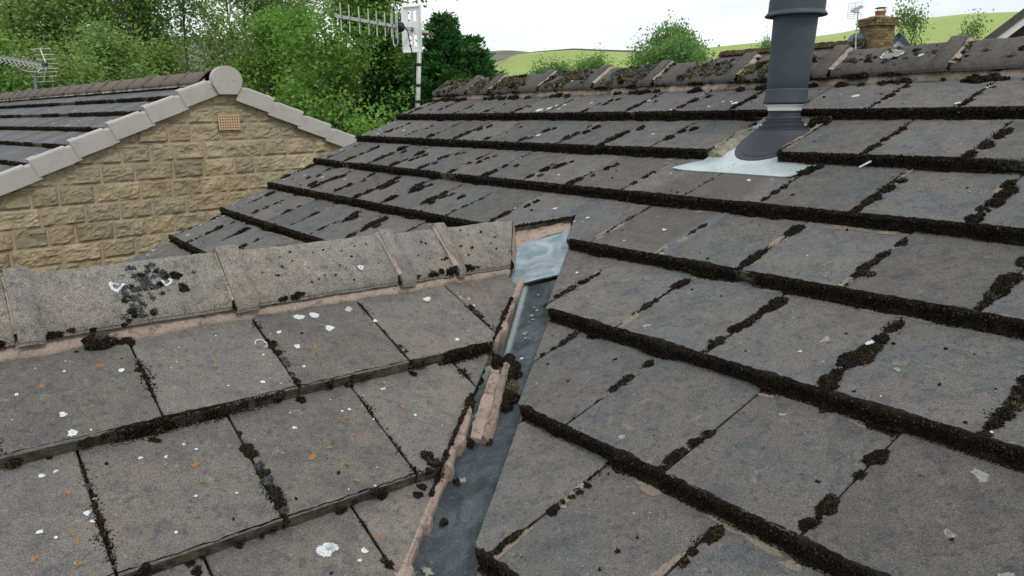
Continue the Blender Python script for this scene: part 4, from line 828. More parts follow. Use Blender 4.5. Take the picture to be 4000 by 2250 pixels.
for s_, x_, r_ in ((.345, .058, .007), (.375, .062, .004), (.42, .055, .006), (.44, .066, .009), (.465, .052, .010), (.49, .060, .007), (.50, .048, .006), (.56, .045, .013), (.585, .050, .007), (.63, .038, .005), (.40, -.020, .005), (.37, -.028, .006), (1.16, -.02, .014), (1.28, .0, .009), (1.42, -.035, .016), (1.60, .03, .007), (1.72, -.01, .010)): vdisc(s_, x_, r_)
mb.build('lichen', [M['li_pale']], house, kind='stuff')
# ------------------------------------------------------------------ fallen lump of bedding mortar lying in the gutter, with a sliver and moss
def vsurf(s, x, lift=0.0): return vpoint(VOFF, s) + (wa * x if x > 0 else wb * -x) + zz * lift
lump = thing('mortar_lump', 'broken trough-shaped lump of pink mortar lying in the valley gutter', 'mortar lump', tuple(vsurf(0.90, 0.0)))
m, n = 34, 9; rows = []
lo = vsurf(1.035, -0.002, .004); hi = vsurf(0.735, 0.000, .004); ax = (hi - lo); L = np.linalg.norm(ax); ax /= L; sd_ = np.cross(ax, zz); sd_ /= np.linalg.norm(sd_); upn = np.cross(sd_, ax)
upn = upn if upn[2] > 0 else -upn
for i in range(m):
    s = i / (m - 1); c = lo + ax * L * s; w = 0.027 * (1 + .06 * math.sin(7 * s)) * (0.86 + .14 * min(1, s * 5)); row = []
    gro = 0.0085 * (math.exp(-((s - .30) / .035) ** 2) + math.exp(-((s - .62) / .035) ** 2)) + .016 * math.exp(-((s - .98) / .06) ** 2)
    for x, z in ((-1.0, 0.0), (-1.02, .012), (-.9, .020), (-.2, .019), (.22, .016), (.42, .030), (.62, .036), (.95, .020), (1.05, 0.0)):
        zz_ = z - (gro if -.95 < x < .3 else 0)
        row.append(c + sd_ * x * w + upn * zz_)
    rows.append(row)
R = np.array(rows); P0 = R.reshape(-1, 3); R = (P0 + upn * vn(P0, 60, 4)[:, None] * .0026 + ax * vn(P0, 55, 6)[:, None] * .009 + sd_ * vn(P0, 48, 9)[:, None] * .004).reshape(R.shape)
mb = MB(); grid(mb, R, 0); mb.add(R[0], [tuple(range(9))]); mb.add(R[-1], [tuple(range(9))[::-1]])
lb = mb.build('mortar_body', M['mortar'], lump)
mb = MB()
for s, x, r in ((.70, -.02, .022), (.695, .012, .024), (.73, .035, .024), (.77, .045, .020), (.82, .046, .018), (.87, .052, .022), (.90, .045, .018), (.715, -.050, .016), (.80, -.058, .020), (.85, -.066, .022), (.90, -.062, .020), (.93, -.055, .016), (.76, -.055, .012), (.80, .040, .014), (.85, .040, .014), (1.04, -.02, .007), (1.03, .022, .008)):
    p = vsurf(s, x, .004); blob(mb, p, zz, r * .95, .6, mi=1 if rng.random() < .25 else 0, stretch=dv * 1.2)
tag(mb.build('moss_cushion', [M['moss'], M['moss_olive']]), 'dark moss gathered round the broken mortar lump in the valley gutter', 'moss', kind='stuff')
mb = MB(); tube(mb, [vsurf(.925, -.073, .010), vsurf(.955, -.058, .012), vsurf(.985, -.042, .009)], [.003, .005, .004], 6)
tag(mb.build('mortar_sliver', M['mortar']), 'thin sliver of pink mortar lying beside the broken lump in the gutter', 'mortar sliver')
# ------------------------------------------------------------------ flue through the main roof
P0 = FA.P(10.57, 1.35, 0); rgt = np.array([0.947, -0.32, 0]); LEAN = rgt * 0.055
flue = thing('flue_pipe', 'dark grey metal flue pipe with rubber boot and pale lead slate', 'flue', tuple(P0))
def lathe2(mb, prof, n=48, mi=0):
    V = []
    for r, z in prof:
        for j in range(n):
            an = 2 * math.pi * j / n; V.append(P0 + LEAN * z + np.array([r * math.cos(an), r * math.sin(an), z]))
    mb.add(V, [(i * n + j, i * n + (j + 1) % n, (i + 1) * n + (j + 1) % n, (i + 1) * n + j) for i in range(len(prof) - 1) for j in range(n)], mi)
mb = MB(); lathe2(mb, [(.0655, .112), (.0705, .118), (.0725, .16), (.0765, .385), (.077, .40), (.03, .401)]); mb.build('pipe', M['flue'], flue, smooth=True)
mb = MB(); lathe2(mb, [(.068, .128), (.0735, .1275), (.0738, .122), (.0745, .100), (.0775, .083), (.0785, .076), (.0765, .075), (.072, .10)]); mb.build('storm_collar', M['flue'], flue, smooth=True)
mb = MB(); lathe2(mb, [(.07, .386), (.098, .383), (.1055, .377), (.1065, .381), (.100, .389), (.0965, .394), (.0960, .428), (.0955, .436), (.087, .448), (.080, .458), (.080, .500), (.094, .512), (.094, .535), (.06, .552), (0.001, .558)]); mb.build('cowl', M['flue'], flue, smooth=False)
mb = MB(); lathe2(mb, [(.060, .10), (.0655, .078), (.0655, .0665), (.061, .066)]); mb.build('inner_pipe', M['flue'], flue)
mb = MB(); lathe2(mb, [(.058, .0725), (.0675, .072), (.0680, .0680), (.0635, .0645), (.0620, .0640), (.0620, .0600), (.0600, .0590), (.0595, .0505), (.054, .050)]); mb.build('white_seal', M['white_pl'], flue)
mb = MB(); lathe2(mb, [(.052, .0505), (.0565, .0500), (.0568, .0425), (.0553, .0415), (.0585, .0325), (.0570, .0318), (.0640, .0225), (.0620, .0215), (.0628, .0125), (.0735, .0108), (.0722, .0095), (.0732, -.0035), (.0865, -.0050), (.0850, -.0062), (.0860, -.0150), (.0985, -.0165), (.0980, -.0185)])
n = 48; rows = []
for f in np.linspace(0, 1, 10):
    row = []
    for j in range(n):
        an = 2 * math.pi * j / n; c0 = P0 + LEAN * -.0185 + np.array([.098 * math.cos(an), .098 * math.sin(an), -.0185])
        d = np.array([math.cos(an), math.sin(an), 0]); x, y = d @ u, d @ h
        e = FA.P(10.60 + x * .40, 1.46 - y * .50, -T + .010)
        g = f ** 1.15; row.append(c0 * (1 - g) + e * g - zz * 0.006 * math.sin(math.pi * f))
    row.append(row[0]); rows.append(row)
grid(mb, np.array(rows), 0, False)
rows = []
for f, o_ in ((0, .010), (.06, .0075), (.9, .0065), (1, .001)):
    rows.append([FA.P(10.60 + (math.cos(an) * u + math.sin(an) * h)[:2] @ u[:2] * (.40 + .085 * f), 1.46 - (math.cos(an) * u + math.sin(an) * h)[:2] @ h[:2] * (.50 + .085 * f), -T + o_) for an in np.linspace(0, 2 * math.pi, n + 1)])
grid(mb, np.array(rows), 0); mb.build('rubber_boot', M['rubber'], flue, smooth=False)
# lead slate, dressed over the course below
out = []
A_ = np.linspace(9.74, 11.56, 40)
rows = []
for f in np.linspace(0, 1, 18):
    row = []
    for a in A_:
        kf = 2.365 + .010 * (a - 9.74) - (0.24 * np.clip((a - 11.44) / .12, 0, 1)); kb = 1.15 if 9.99 < a < 11.0 else 2.02
        if a <= 9.99: kb = 2.355 - .26 * min(1, (a - 9.74) / .17)
        k = kb + (kf - kb) * f; k = min(k, kf)
        nn_ = (-T * (3 - k) if k > 2 else -T) + .0035 + 0 + (.010 * max(0, (a - 11.35) / .2) * f) + (.006 * max(0, (9.9 - a) / .15))
        if k < 1.98 and (a < 10.0 or a > 10.96): nn_ = -T - .002
        row.append(FA.P(a, k, nn_))
    rows.append(row)
R = np.array(rows); mb = MB(); grid(mb, R, 0); grid(mb, R - FA.n * .0035, 0, True); E0, E1 = R[-1], R[-1] - FA.n * .0035; grid(mb, np.array([E0, E1]), 0)
mb.build('lead_slate', M['lead_pale'], flue, smooth=True)
# cement haunching in the open tile slot either side of the boot
mb = MB()
K = np.linspace(1.0, 2.19, 40); rows = []
for f, n_ in ((-.02, -.004), (0.0, -.001), (.22, -.004), (.5, -.010), (.8, -.020), (1.0, -.032), (1.05, -.036)):
    w = .30 - .10 * (K - 1.0) / 1.2; A0 = 9.965; base = FA.P(A0 + f * w, K, np.where(K <= 2, -T * (2 - K) * (1 - .3 * f), -T * .9) + n_ * (1 if f < .9 else 1)); rows.append(base)
R = np.array(rows); P_ = R.reshape(-1, 3); R = (P_ + FA.n * (fbm(P_, 26, 4)[:, None] * .007)).reshape(R.shape); grid(mb, R, 0); 
e = R[:, -1]; ft = FA.P(np.linspace(9.96, 10.19, len(e)), 2.24, -T + .002); grid(mb, np.array([e, (e + ft) / 2 + FA.n * .004, ft]), 0)
K = np.linspace(1.0, 1.62, 24); rows = []
for f, n_ in ((1.03, -.001), (1.0, .000), (.7, -.010), (.4, -.022), (0.0, -.036)):
    rows.append(FA.P(10.72 + .05 * (K - 1) + f * (.275 - .05 * (K - 1)), K, -T * (2 - K) * .7 + n_))
R = np.array(rows); P_ = R.reshape(-1, 3); R = (P_ + FA.n * (fbm(P_, 26, 9)[:, None] * .006)).reshape(R.shape); grid(mb, R, 0)
A_ = np.linspace(9.97, 11.0, 30); R = np.array([FA.P(A_, k, n_) for k, n_ in ((1.0, -.012), (1.06, -.020), (1.12, -.034))]); grid(mb, R, 0)
mb.build('cement_haunching', M['mortar_grey'], flue)
mb = MB()
for a, k, r in ((11.53, 2.20, .018), (11.50, 2.28, .016), (11.58, 2.12, .014), (10.0, 1.06, .012), (10.9, 1.07, .026), (10.98, 1.14, .022), (10.82, 1.10, .018), (10.86, 1.22, .016), (9.9, 1.04, .014)): blob(mb, FA.P(a, k, float(surf_n(k)) + .004), FA.n, r, .5)
mb.build('moss', M['moss'], main_roof, kind='stuff')
# blue-grey run-off stain is left to the tile material; small white stick at the joint
mb = MB(); tube(mb, [FA.P(12.02, 2.10, -.022), FA.P(12.11, 2.03, -.012)], [.0022, .0035], 6); tag(mb.build('white_stick', M['white_pl']), 'tiny white stick caught in the moss of a tile joint right of the flue', 'stick')
# ------------------------------------------------------------------ booster aerial on the main gable
def mvec(d, x, z): return np.array([0, 0, 0.0])
M0 = np.array([-.695, 5.96, Z0]); nv = np.array([M0[0], M0[1], 0]); nv /= np.linalg.norm(nv); rx = np.array([nv[1], -nv[0], 0])
def mp3(x, dp, z): return np.array([0, 0, Z0]) + nv * dp + rx * x + zz * z
aer = thing('yagi_aerial', 'white vertically polarised yagi aerial with slotted reflector on a taped mast', 'aerial', tuple(mp3(0, 6, -1.6)))
mb = MB(); tube(mb, [mp3(-.03, 6, -1.6), mp3(.0, 6, .06), mp3(.043, 6, .655)], [.019, .0175, .0165], 14); mast = mb.build('mast', M['alu'], aer, smooth=True)
for z in (.355, .205, .085):
    mb = MB(); x = .043 * (z - .06) / .6; tube(mb, [mp3(x, 6, z - .011), mp3(x + .001, 6, z + .011)], .0190, 14); mb.build('tape_band', M['black'], aer)
bd = -rx * .50 - nv * .86; bd /= np.linalg.norm(bd); bs = mp3(.098, 6.03, .588) - nv * .03; pl_ = np.cross(bd, zz)   # across the boom
def bt(px):
    X = (px - 1632) * .00176; return (6 * .098 - 6.0 * X) / (3 - .86 * X) * 1.0
mb = MB(); L_ = 1.125; box(mb, bs + bd * L_ / 2, (bd, pl_, zz), (L_ / 2, .008, .010)); mb.build('boom', M['alu'], aer)
for px, h0 in ((1331, .085), (1365, .083), (1405, .082), (1443, .081), (1476, .080), (1510, .080), (1536, .078), (1555, .078)):
    c = bs + bd * bt(px); mb = MB(); tube(mb, [c - zz * h0, c + zz * h0], .0042, 8); mb.build('director', M['alu'], aer); mb = MB(); box(mb, c, (bd, pl_, zz), (.007, .010, .013)); mb.build('element_clip', M['alu_dark'], aer)
c = bs + bd * bt(1551); mb = MB(); pts = []
for an in np.linspace(0, 2 * math.pi, 37): pts.append(c + pl_ * .026 * math.cos(an) - bd * .012 * math.cos(an) + zz * (.100 * (1 if math.sin(an) > 0 else -1) * (abs(math.sin(an)) > .02) + .030 * math.sin(an)))
tube(mb, pts, .0042, 8, cap=False); mb.build('dipole_loop', M['alu'], aer, smooth=True)
mb = MB(); c2 = bs + bd * bt(1573) - nv * .02; lathe(mb, c2, [(.001, .035), (.016, .032), (.028, .020), (.033, 0), (.028, -.020), (.016, -.032), (.001, -.035)], 20); mb.build('junction_ball', M['black'], aer, smooth=True)
mb = MB(); tube(mb, [c2 + rx * .03, c2 + rx * .05 - zz * .025, c2 + rx * .058 - zz * .07, c2 + rx * .064 - zz * .12, c2 + rx * .075 - zz * .165 + nv * .05], .0045, 6); tube(mb, [mp3(-.012, 5.98, .44), mp3(-.004, 5.98, .39), mp3(-.022, 5.98, .33), mp3(-.020, 5.98, .08), mp3(-.022, 5.98, -.4)], .0035, 6); mb.build('cable', M['black'], aer)
# slotted reflector panel
rc_ = bs + bd * .225 - zz * .0; mb = MB(); w_, h_ = .058, .155
def plate(x0, x1, z0, z1, t_=.0025): box(mb, rc_ + pl_ * (x0 + x1) / 2 + zz * ((z0 + z1) / 2), (pl_, bd, zz), ((x1 - x0) / 2, t_, (z1 - z0) / 2))
sl_ = [(-.034, -.010), (.010, .034)]
plate(-w_, -.034, -h_, h_); plate(.034, w_, -h_, h_); plate(-.010, .010, -h_, h_, .0022)
for z0, z1 in ((-h_, -.118), (-.040, .055), (.128, h_)):
    for a, b in sl_: plate(a, b, z0, z1, .0024)
for s in (-1, 1):
    for a, b in ((0, .022),): box(mb, rc_ + pl_ * s * (w_ + .011) + bd * .008, (pl_ * .94 + bd * .34 * s, bd, zz), (.012, .0025, h_))
box(mb, rc_ + zz * h_ + bd * .004, (pl_, bd, zz), (w_ + .018, .008, .004)); box(mb, rc_ - zz * h_ + bd * .004, (pl_, bd, zz), (w_ + .018, .008, .004))
mb.build('reflector', M['white_pl'], aer)
mb = MB(); box(mb, rc_ + bd * .016, (pl_, bd, zz), (.010, .012, .013)); mb.build('clamp_plate', M['rust'], aer); mb = MB(); c3 = mp3(.036, 6, .575); tube(mb, [c3 + rx * .022 * math.cos(a) + nv * .022 * math.sin(a) for a in np.linspace(0, 2 * math.pi, 17)], .005, 6, cap=False); box(mb, mp3(.085, 6, .575), (rx, nv, zz), (.046, .012, .010)); mb.build('clamp', M['rust'], aer)
for z in (-.6, -1.3): mb = MB(); tube(mb, [mp3(-.02, 6, z), mp3(.18, 5.90, z)], .012, 6); mb.build('bracket', M['alu_dark'], aer)
# ------------------------------------------------------------------ neighbouring stone house
thc, pC = -0.7805, 0.4078
uc = np.array([math.cos(thc), math.sin(thc), 0]); hc = np.array([-math.sin(thc), math.cos(thc), 0])
AC = np.array([-2.7445, 7.4404, 0.3821 + Z0]); vC = hc * math.cos(pC) + zz * math.sin(pC); vC2 = -hc * math.cos(pC) + zz * math.sin(pC)
HC = -0.03                                 # ridge centre across the gable
nb = thing('stone_house', 'neighbouring yellow sandstone gable house with grey plastic verge trim', 'house', tuple(AC * [1, 1, 0]))
HW = 3.15
FC = Frame(AC - vC * G * 0.2253 - uc * 0.03 - np.cross(hc, zz) * 0, -uc, vC); FC2 = Frame(AC + hc * 2 * HC * 0 - vC2 * G * 0.62 - uc * 0.03, -uc, vC2)
for F_, k1 in ((FC, 9), (FC2, 9)):
    F_.o = F_.o - F_.n * 0.030
    for kk in range(0, k1 + 1): course(F_, kk, 0.0, 42, 0.4 + 0.5 * (kk % 2), [M['tileC'], M['edge']], nb, gap=.0025, head=-0.3 if kk == 0 else None)
for F_ in (FC, FC2):
    mb = MB()
    q = np.array([(0.1, -.1), (42, -.1), (42, 9.3), (0.1, 9.3)]); P = F_.P(q[:, 0], q[:, 1], -.09); mb.add(np.concatenate([P, P - F_.n * .02]), [(0, 1, 2, 3), (7, 6, 5, 4), (0, 4, 5, 1), (1, 5, 6, 2), (2, 6, 7, 3), (3, 7, 4, 0)]); mb.build('underlay', M['under'], nb)
apC = AC + hc * HC + zz * 0.042
for i in range(28):
    a0 = .22 + 1.5 * i; ridge_tile(apC, -uc, -hc, a0 / 1.0, a0 + 1.48, 0.125, 0.096, 'ridgeC', nb, 'lo', .05, .016 + .006 * (i % 3 == 0), rng.normal(0, .008), seed=50 + i)
mb = MB(); rows = []
A_ = np.linspace(0, 42, 420); q = FC.P(A_, 0 * A_)
for k, n_ in ((.30, .000), (.27, .012), (.2, .022), (.05, .035)): rows.append(FC.P(A_, k + .03 * fbm(q, 12, 4), n_))
grid(mb, np.array(rows)); mb.build('ridge_mortar', M['mortar'], nb)
mb = MB()
for kk in range(1, 8):
    # mossy front edge of each course: small crumbs only near enough to matter
    edge_moss(mb, FC, kk, 0.1, 26, 0.55, .7, seed=400 + kk, dens=.35)
mb.build('moss', [M['moss'], M['moss_base']], nb, kind='stuff')
mb = MB()
for _ in range(260):
    a, k = rng.uniform(.2, 26), rng.uniform(.5, 7); disc(mb, FC, a, k, rng.choice([.006, .012, .02], p=[.6, .3, .1]), 0, rag=.3)
mb.build('lichen', [M['li_white']], nb, kind='stuff')
# gable wall: pitched sandstone blocks on a mortar backing
WO = AC + uc * 0.0; ROW = 0.163
def top_at(x): return -abs(x - HC) * math.tan(pC) - 0.05
mb = MB()
V = [WO + hc * x + zz * z - uc * .012 for x, z in ((-HW, -Z0 - .38), (HW, -Z0 - .38), (HW, top_at(HW)), (HC, top_at(HC)), (-HW, top_at(-HW)))]
V2 = [p - uc * 9.5 for p in V]; nq = 5
mb.add(V + V2, [tuple(range(5)), tuple(range(9, 4, -1))] + [(i, nq + i, nq + (i + 1) % nq, (i + 1) % nq) for i in range(5) if i not in (2, 3)], 1)
r = random.Random(5); z1 = -0.127
row = 0
def subdiv(a, b, z0, z1_, hi):
    nx, nz = (max(4, int((b - a) / .022)), 9) if hi else (3, 2)
    xs = np.linspace(a, b, nx + 1); zs = np.linspace(z0, z1_, nz + 1); X, Zg = np.meshgrid(xs, zs)
    P = WO + X[..., None] * hc + Zg[..., None] * zz; e = np.minimum(np.minimum(X - a, b - X), np.minimum(Zg - z0, z1_ - Zg)); prof_ = np.clip(e / .016, 0, 1) ** .6
    fl = P.reshape(-1, 3); d = (prof_.reshape(-1) * (.011 + .016 * fbm(fl, 11, 3, 4) + .008 * (vn(fl * [1, 1, 2.0], 26, 8) > .2)) - .009)
    return (fl + uc * d[:, None]).reshape(P.shape)
while z1 > -Z0 - .38:
    z0 = z1 - ROW + .011; x = -HW + r.uniform(0, .25) - .2
    while x < HW:
        L_ = r.choice([.21, .25, .28, .31, .34, .38]); a, b = max(x, -HW), min(x + L_ - .015, HW); x += L_
        if b - a < .05: continue
        lim = (HC - (0 - 0)) ; zc = (z0 + z1) / 2
        # trim stones under the roof line
        half = (-(z0) - 0.05) / math.tan(pC)
        if z0 + .02 > top_at(min(max(HC, a), b)): continue
        a2, b2 = max(a, HC - half), min(b, HC + half)
        if b2 - a2 < .04: continue
        if -0.10 < (a2 + b2) / 2 < .22 and abs((z0 + z1) / 2 + .41) < .04 and False: continue
        P = subdiv(a2, b2, z0, z1, z1 > -3.2)
        # keep upper corners below the verge
        X = (P - WO) @ hc; Zz = (P - WO)[..., 2]; lim_ = -np.abs(X - HC) * math.tan(pC) - .05; P[..., 2] = np.where(Zz > lim_, lim_ + WO[2], P[..., 2])
        grid(mb, P, 0)
    z1 -= ROW; row += 1
for q in (mb,): pass
mb.build('wall', [M['stone'], M['joint']], nb)
# air brick
ab = WO + hc * .065 + zz * -.440 + uc * .022; mb = MB(); W2, H2 = .105, .070
xs = [-W2] + [(-.085 + .0243 * i + s * .0062) for i in range(8) for s in (-1, 1)] + [W2]; zs = [-H2] + [(-.050 + .025 * j + s * .0062) for j in range(5) for s in (-1, 1)] + [H2]
for i in range(len(xs) - 1):
    for j in range(len(zs) - 1):
        hole = i % 2 == 1 and j % 2 == 1; c = ab + hc * (xs[i] + xs[i + 1]) / 2 + zz * (zs[j] + zs[j + 1]) / 2 - (uc * .012 if hole else 0)
        box(mb, c, (hc, uc, zz), ((xs[i + 1] - xs[i]) / 2, .006, (zs[j + 1] - zs[j]) / 2), 1 if hole else 0)
mb.build('air_brick', [plain('buff_clay', (0.50, 0.35, 0.23), 0.85, .2, 0, .08), M['black']], nb)
# verge caps, one per course, stepped like the tiles
def cap(s0, s1, vdir, flip, last=False):
    nrm = np.cross(vdir, uc); nrm = nrm if nrm[2] > 0 else -nrm; c0 = AC + hc * HC * 0
    def pt(s, n_, o_): return AC - vdir * s + nrm * n_ + uc * o_
    mb = MB(); o1 = .062
    def n0(s): return 0.012 - T * .75 * (s1 - s) / (s1 - s0)
    S_ = np.linspace(s0 + .065, s1 + .012, 7)
    secs = []
    for s in S_:
        t_ = n0(s); secs.append([pt(s, t_ - .010, -.010), pt(s, t_ + .006, -.010), pt(s, t_ + .010, .010), pt(s, t_ + .006, o1 - .012), pt(s, t_ - .002, o1 - .002), pt(s, t_ - .014, o1), pt(s, t_ - .150, o1), pt(s, t_ - .152, o1 - .012), pt(s, t_ - .152, .012)])
    # diagonal lower corner
    for i, f in ((-1, 0.0), (-2, 0.0)): pass
    R = np.array(secs); grid(mb, R, 0, flip)
    for e_, fl in ((R[0], flip), (R[-1], not flip)):
        mb.add(list(e_) + [e_[0] * .5 + e_[-1] * .5], [tuple(range(10))[::-1 if fl else 1]])
    # rounded nose at the lower end, and recessed collar at the upper end
    nn_ = pt(s1 + .010, n0(s1) - .004, .004)
    tube(mb, [pt(s1 - .05, n0(s1) + .002, .012), pt(s1 + .016, n0(s1) + .002, .012)], .013, 10)
    secs = []
    for s in (s0 - .004, s0 + .02, s0 + .072):
        t_ = n0(s) - .010; secs.append([pt(s, t_ - .01, -.006), pt(s, t_ + .004, -.004), pt(s, t_ + .004, o1 - .018), pt(s, t_ - .012, o1 - .007), pt(s, t_ - .138, o1 - .007), pt(s, t_ - .138, .012)])
    grid(mb, np.array(secs), 0, flip)
    return mb.build('verge_cap', M['verge'], nb)
for i in range(-1, 8):
    s0 = (1.2253 + i) * G; cap(max(s0, .02) if i < 0 else s0, s0 + G, vC, False)
    s0 = (1.657 + i) * G; cap(max(s0, .02) if i < 0 else s0, s0 + G, vC2, True)
# rounded ridge end cap
mb = MB(); ec = AC + hc * (.060) + zz * -.045 + uc * .085; pr = []
for an in np.linspace(rad(-12), rad(192), 22): pr.append((.148 * math.cos(an), .120 * math.sin(an)))
pr += [(-.140, -.05), (-.088, -.135), (.088, -.135), (.140, -.05)]
n = len(pr)
V = [ec + hc * x + zz * z for x, z in pr] + [ec + hc * x * 1.02 + zz * z * 1.02 - uc * .005 for x, z in pr] + [ec + hc * x * 1.02 + zz * z * 1.02 - uc * .055 for x, z in pr]
mb.add(V, [tuple(range(n))] + [(j * n + i, j * n + (i + 1) % n, (j + 1) * n + (i + 1) % n, (j + 1) * n + i) for j in (0, 1) for i in range(n)] + [tuple(range(3 * n - 1, 2 * n - 1, -1))])
mb.build('ridge_end_cap', M['verge'], nb)
mb = MB()
for x, z in ((-.063, -.01), (.063, -.01), (0, .06), (0, -.06)): tube(mb, [ec + hc * x + zz * z - uc * .001, ec + hc * x + zz * z + uc * .002], .0045 if x else .0025, 8)
mb.build('fixing_hole', M['black'], nb)
# television aerial on the neighbour's ridge
mbase = AC - uc * 5.95 + zz * 0.0
tv = thing('television_aerial', 'pale weathered television aerial with horizontal grid reflector on neighbour ridge', 'aerial', tuple(mbase))
Dm = np.linalg.norm((mbase - CAMP)[:2]); nv2 = (mbase - CAMP) * [1, 1, 0] / Dm; rx2 = np.array([nv2[1], -nv2[0], 0]); S13 = Dm / 2977.2
def tp(px, py, dd=0.0):
    """point at the mast's distance plus dd"""
    X = (px - 2000) / 2977.2; Y = (1125 - py) / 2977.2; d = np.array(rt2) * X + np.array(up2) * Y + np.array(fw); return CAMP + d * ((Dm + dd) / np.hypot(d[0], d[1]))
mb = MB(); tube(mb, [tp(141, 355) - zz * .15, tp(141, 352), tp(135, 282)], [.022, .021, .019], 10); mb.build('mast', M['alu_dark'], tv)
mb = MB(); tube(mb, [tp(63, 250, -.3), tp(68, 262, -.3), tp(80, 273, -.25), tp(100, 278, -.15), tp(128, 282, -.05), tp(146, 281, .03), tp(157, 272, .07), tp(160, 262, .08)], .011, 8); mb.build('cradle_arm', M['alu'], tv, smooth=True)
bA, bB = tp(-60, 216, -.9), tp(190, 262, .25); mb = MB(); tube(mb, [bA, bB], .010, 8); mb.build('boom', M['alu'], tv)
bx = (bB - bA); bl = np.linalg.norm(bx); bx /= bl; px_ = np.cross(bx, zz); px_ /= np.linalg.norm(px_)
for i in range(13):
    c = bA + bx * (bl * (.04 + .86 * i / 12)); mb = MB()
    for s in (-1, 1):
        for q in (-1, 1): tube(mb, [c, c + px_ * s * .045 - bx * .02 + zz * q * .028, c + px_ * s * .085 - bx * .06 + zz * q * .062], .0055, 5)
    mb.build('director', M['alu'], tv)
rcn = tp(183, 258, .22); mb = MB(); tube(mb, [rcn, tp(156, 188, .30)], .010, 6); tube(mb, [rcn, tp(170, 320, .30)], .010, 6)
for (x0, y0, x1, y1) in ((118, 193, 199, 190), (133, 215, 211, 213), (141, 233, 219, 231), (150, 250, 228, 248), (155, 269, 228, 266), (150, 283, 224, 280), (143, 300, 220, 296), (146, 320, 212, 317)): tube(mb, [tp(x0, y0, .28), tp(x1, y1, .30)], .0055, 5)
mb.build('reflector', M['alu'], tv)
mb = MB(); box(mb, tp(176, 252, .15), (bx, px_, zz), (.045, .02, .022)); mb.build('junction_box', M['black'], tv)
# ------------------------------------------------------------------ house bodies under the roofs
def body(name_, verts, faces, mt, parent):
    mb = MB(); mb.add(verts, faces); return mb.build(name_, M[mt], parent)
def prism(mb, prof, axis, L):
    n = len(prof); V = [np.array(p) for p in prof] + [np.array(p) + axis * L for p in prof]
    mb.add(V, [tuple(range(n))[::-1], tuple(range(n, 2 * n))] + [(i, (i + 1) % n, n + (i + 1) % n, n + i) for i in range(n)])
mb = MB(); o_ = OA + u * .12
e1 = FA.P(0.4, 10.4, -.13); e2 = FA2.P(0.4, 10.4, -.13); ap_ = FA.P(0.4, -.1, -.13) + h * sA
prism(mb, [e1 * [1, 1, 0], e1, ap_, e2, e2 * [1, 1, 0]], u, AEND * TW - .24)
mb.build('wall', M['stone'], house)
mb = MB(); e1 = FB.P(BL + .5, 7.4, -.13); e2 = FB2.P(BL + .5, 5.4, -.13); ap_ = FB.P(BL + .5, -.1, -.13) + hB * sB; e2b = e2.copy()
prism(mb, [e1 * [1, 1, 0], e1, ap_, e2, e2 * [1, 1, 0]], uB, 4.3)
mb.build('wall', M['stone'], house)
# ------------------------------------------------------------------ houses behind the main ridge
def grd(p): return np.array(p) * [1, 1, 0]
PE = np.array([4.54, 16.9, 1.125 + Z0])
be = thing('brown_tiled_house', 'house behind the main ridge with purple-brown tiled roof and mossy ridge', 'house', tuple(grd(PE)))
FE = Frame(PE, u, vA); FE2 = Frame(PE, -u, -h * math.cos(pA) + zz * math.sin(pA)); LE = 10.5
for kk in range(1, 9): course(FE, kk, 0.0, LE, .5 * (kk % 2) + .1, [M['tileE'], M['edge']], be, gap=.002, head=-.1 if kk == 1 else None)
FE3 = Frame(PE, u, vA2)
for kk in range(1, 9): course(FE3, kk, 0.0, LE, .5 * (kk % 2) + .1, [M['tileE'], M['edge']], be, gap=.002, head=-.1 if kk == 1 else None)
for i in range(7): ridge_tile(PE + zz * .06, u, -h, 1.5 * i, 1.5 * i + 1.47, .12, .085, 'tileE', be, 'hi', .05, .012, seed=70 + i)
mb = MB()
for _ in range(420): p, n_ = on_ridge(PE + zz * .06, u, h, rng.uniform(0, LE), rng.uniform(.1, .98), .12, .085); blob(mb, p, n_, rng.uniform(.02, .045), .4, mi=0, dens=.5)
mb.build('moss', M['moss_olive'], be, kind='stuff')
mb = MB(); e1 = FE.P(.3, 8.4, -.13); e2 = FE3.P(.3, 8.4, -.13); a_ = FE.P(.3, 0, -.1); prism(mb, [grd(e1), e1, a_, e2, grd(e2)], u, LE * TW - .18); mb.build('wall', M['stone'], be)
# chimney: real bricks on a core
D_ = 15.6; cd = np.array([3408 - 2000, 0]) ; dirc = np.array(rt2) * ((3408 - 2000) / 2977.2) + np.array(up2) * ((1125 - 190) / 2977.2) + np.array(fw)
cc = CAMP + dirc * (D_ / np.hypot(dirc[0], dirc[1])); vd = np.array([dirc[0], dirc[1], 0]); vd /= np.linalg.norm(vd); cr_ = np.array([vd[1], -vd[0], 0])
an_ = rad(36); R1 = cr_ * math.cos(an_) + vd * math.sin(an_); L1_ = -cr_ * math.sin(an_) + vd * math.cos(an_); wc = .41
chm = thing('brick_chimney', 'weathered yellow-brown brick chimney stack with terracotta pot behind the ridge', 'chimney', tuple(grd(cc + R1 * wc / 2 + L1_ * wc / 2)))
ztop = cc[2] + .50; mb = MB(); ctr = cc + R1 * wc / 2 + L1_ * wc / 2
box(mb, [ctr[0], ctr[1], (ztop - .01 + 3.0) / 2], (R1, L1_, zz), (wc / 2 - .008, wc / 2 - .008, (ztop - .01 - 3.0) / 2), 1)
z = 4.6; rw = 0
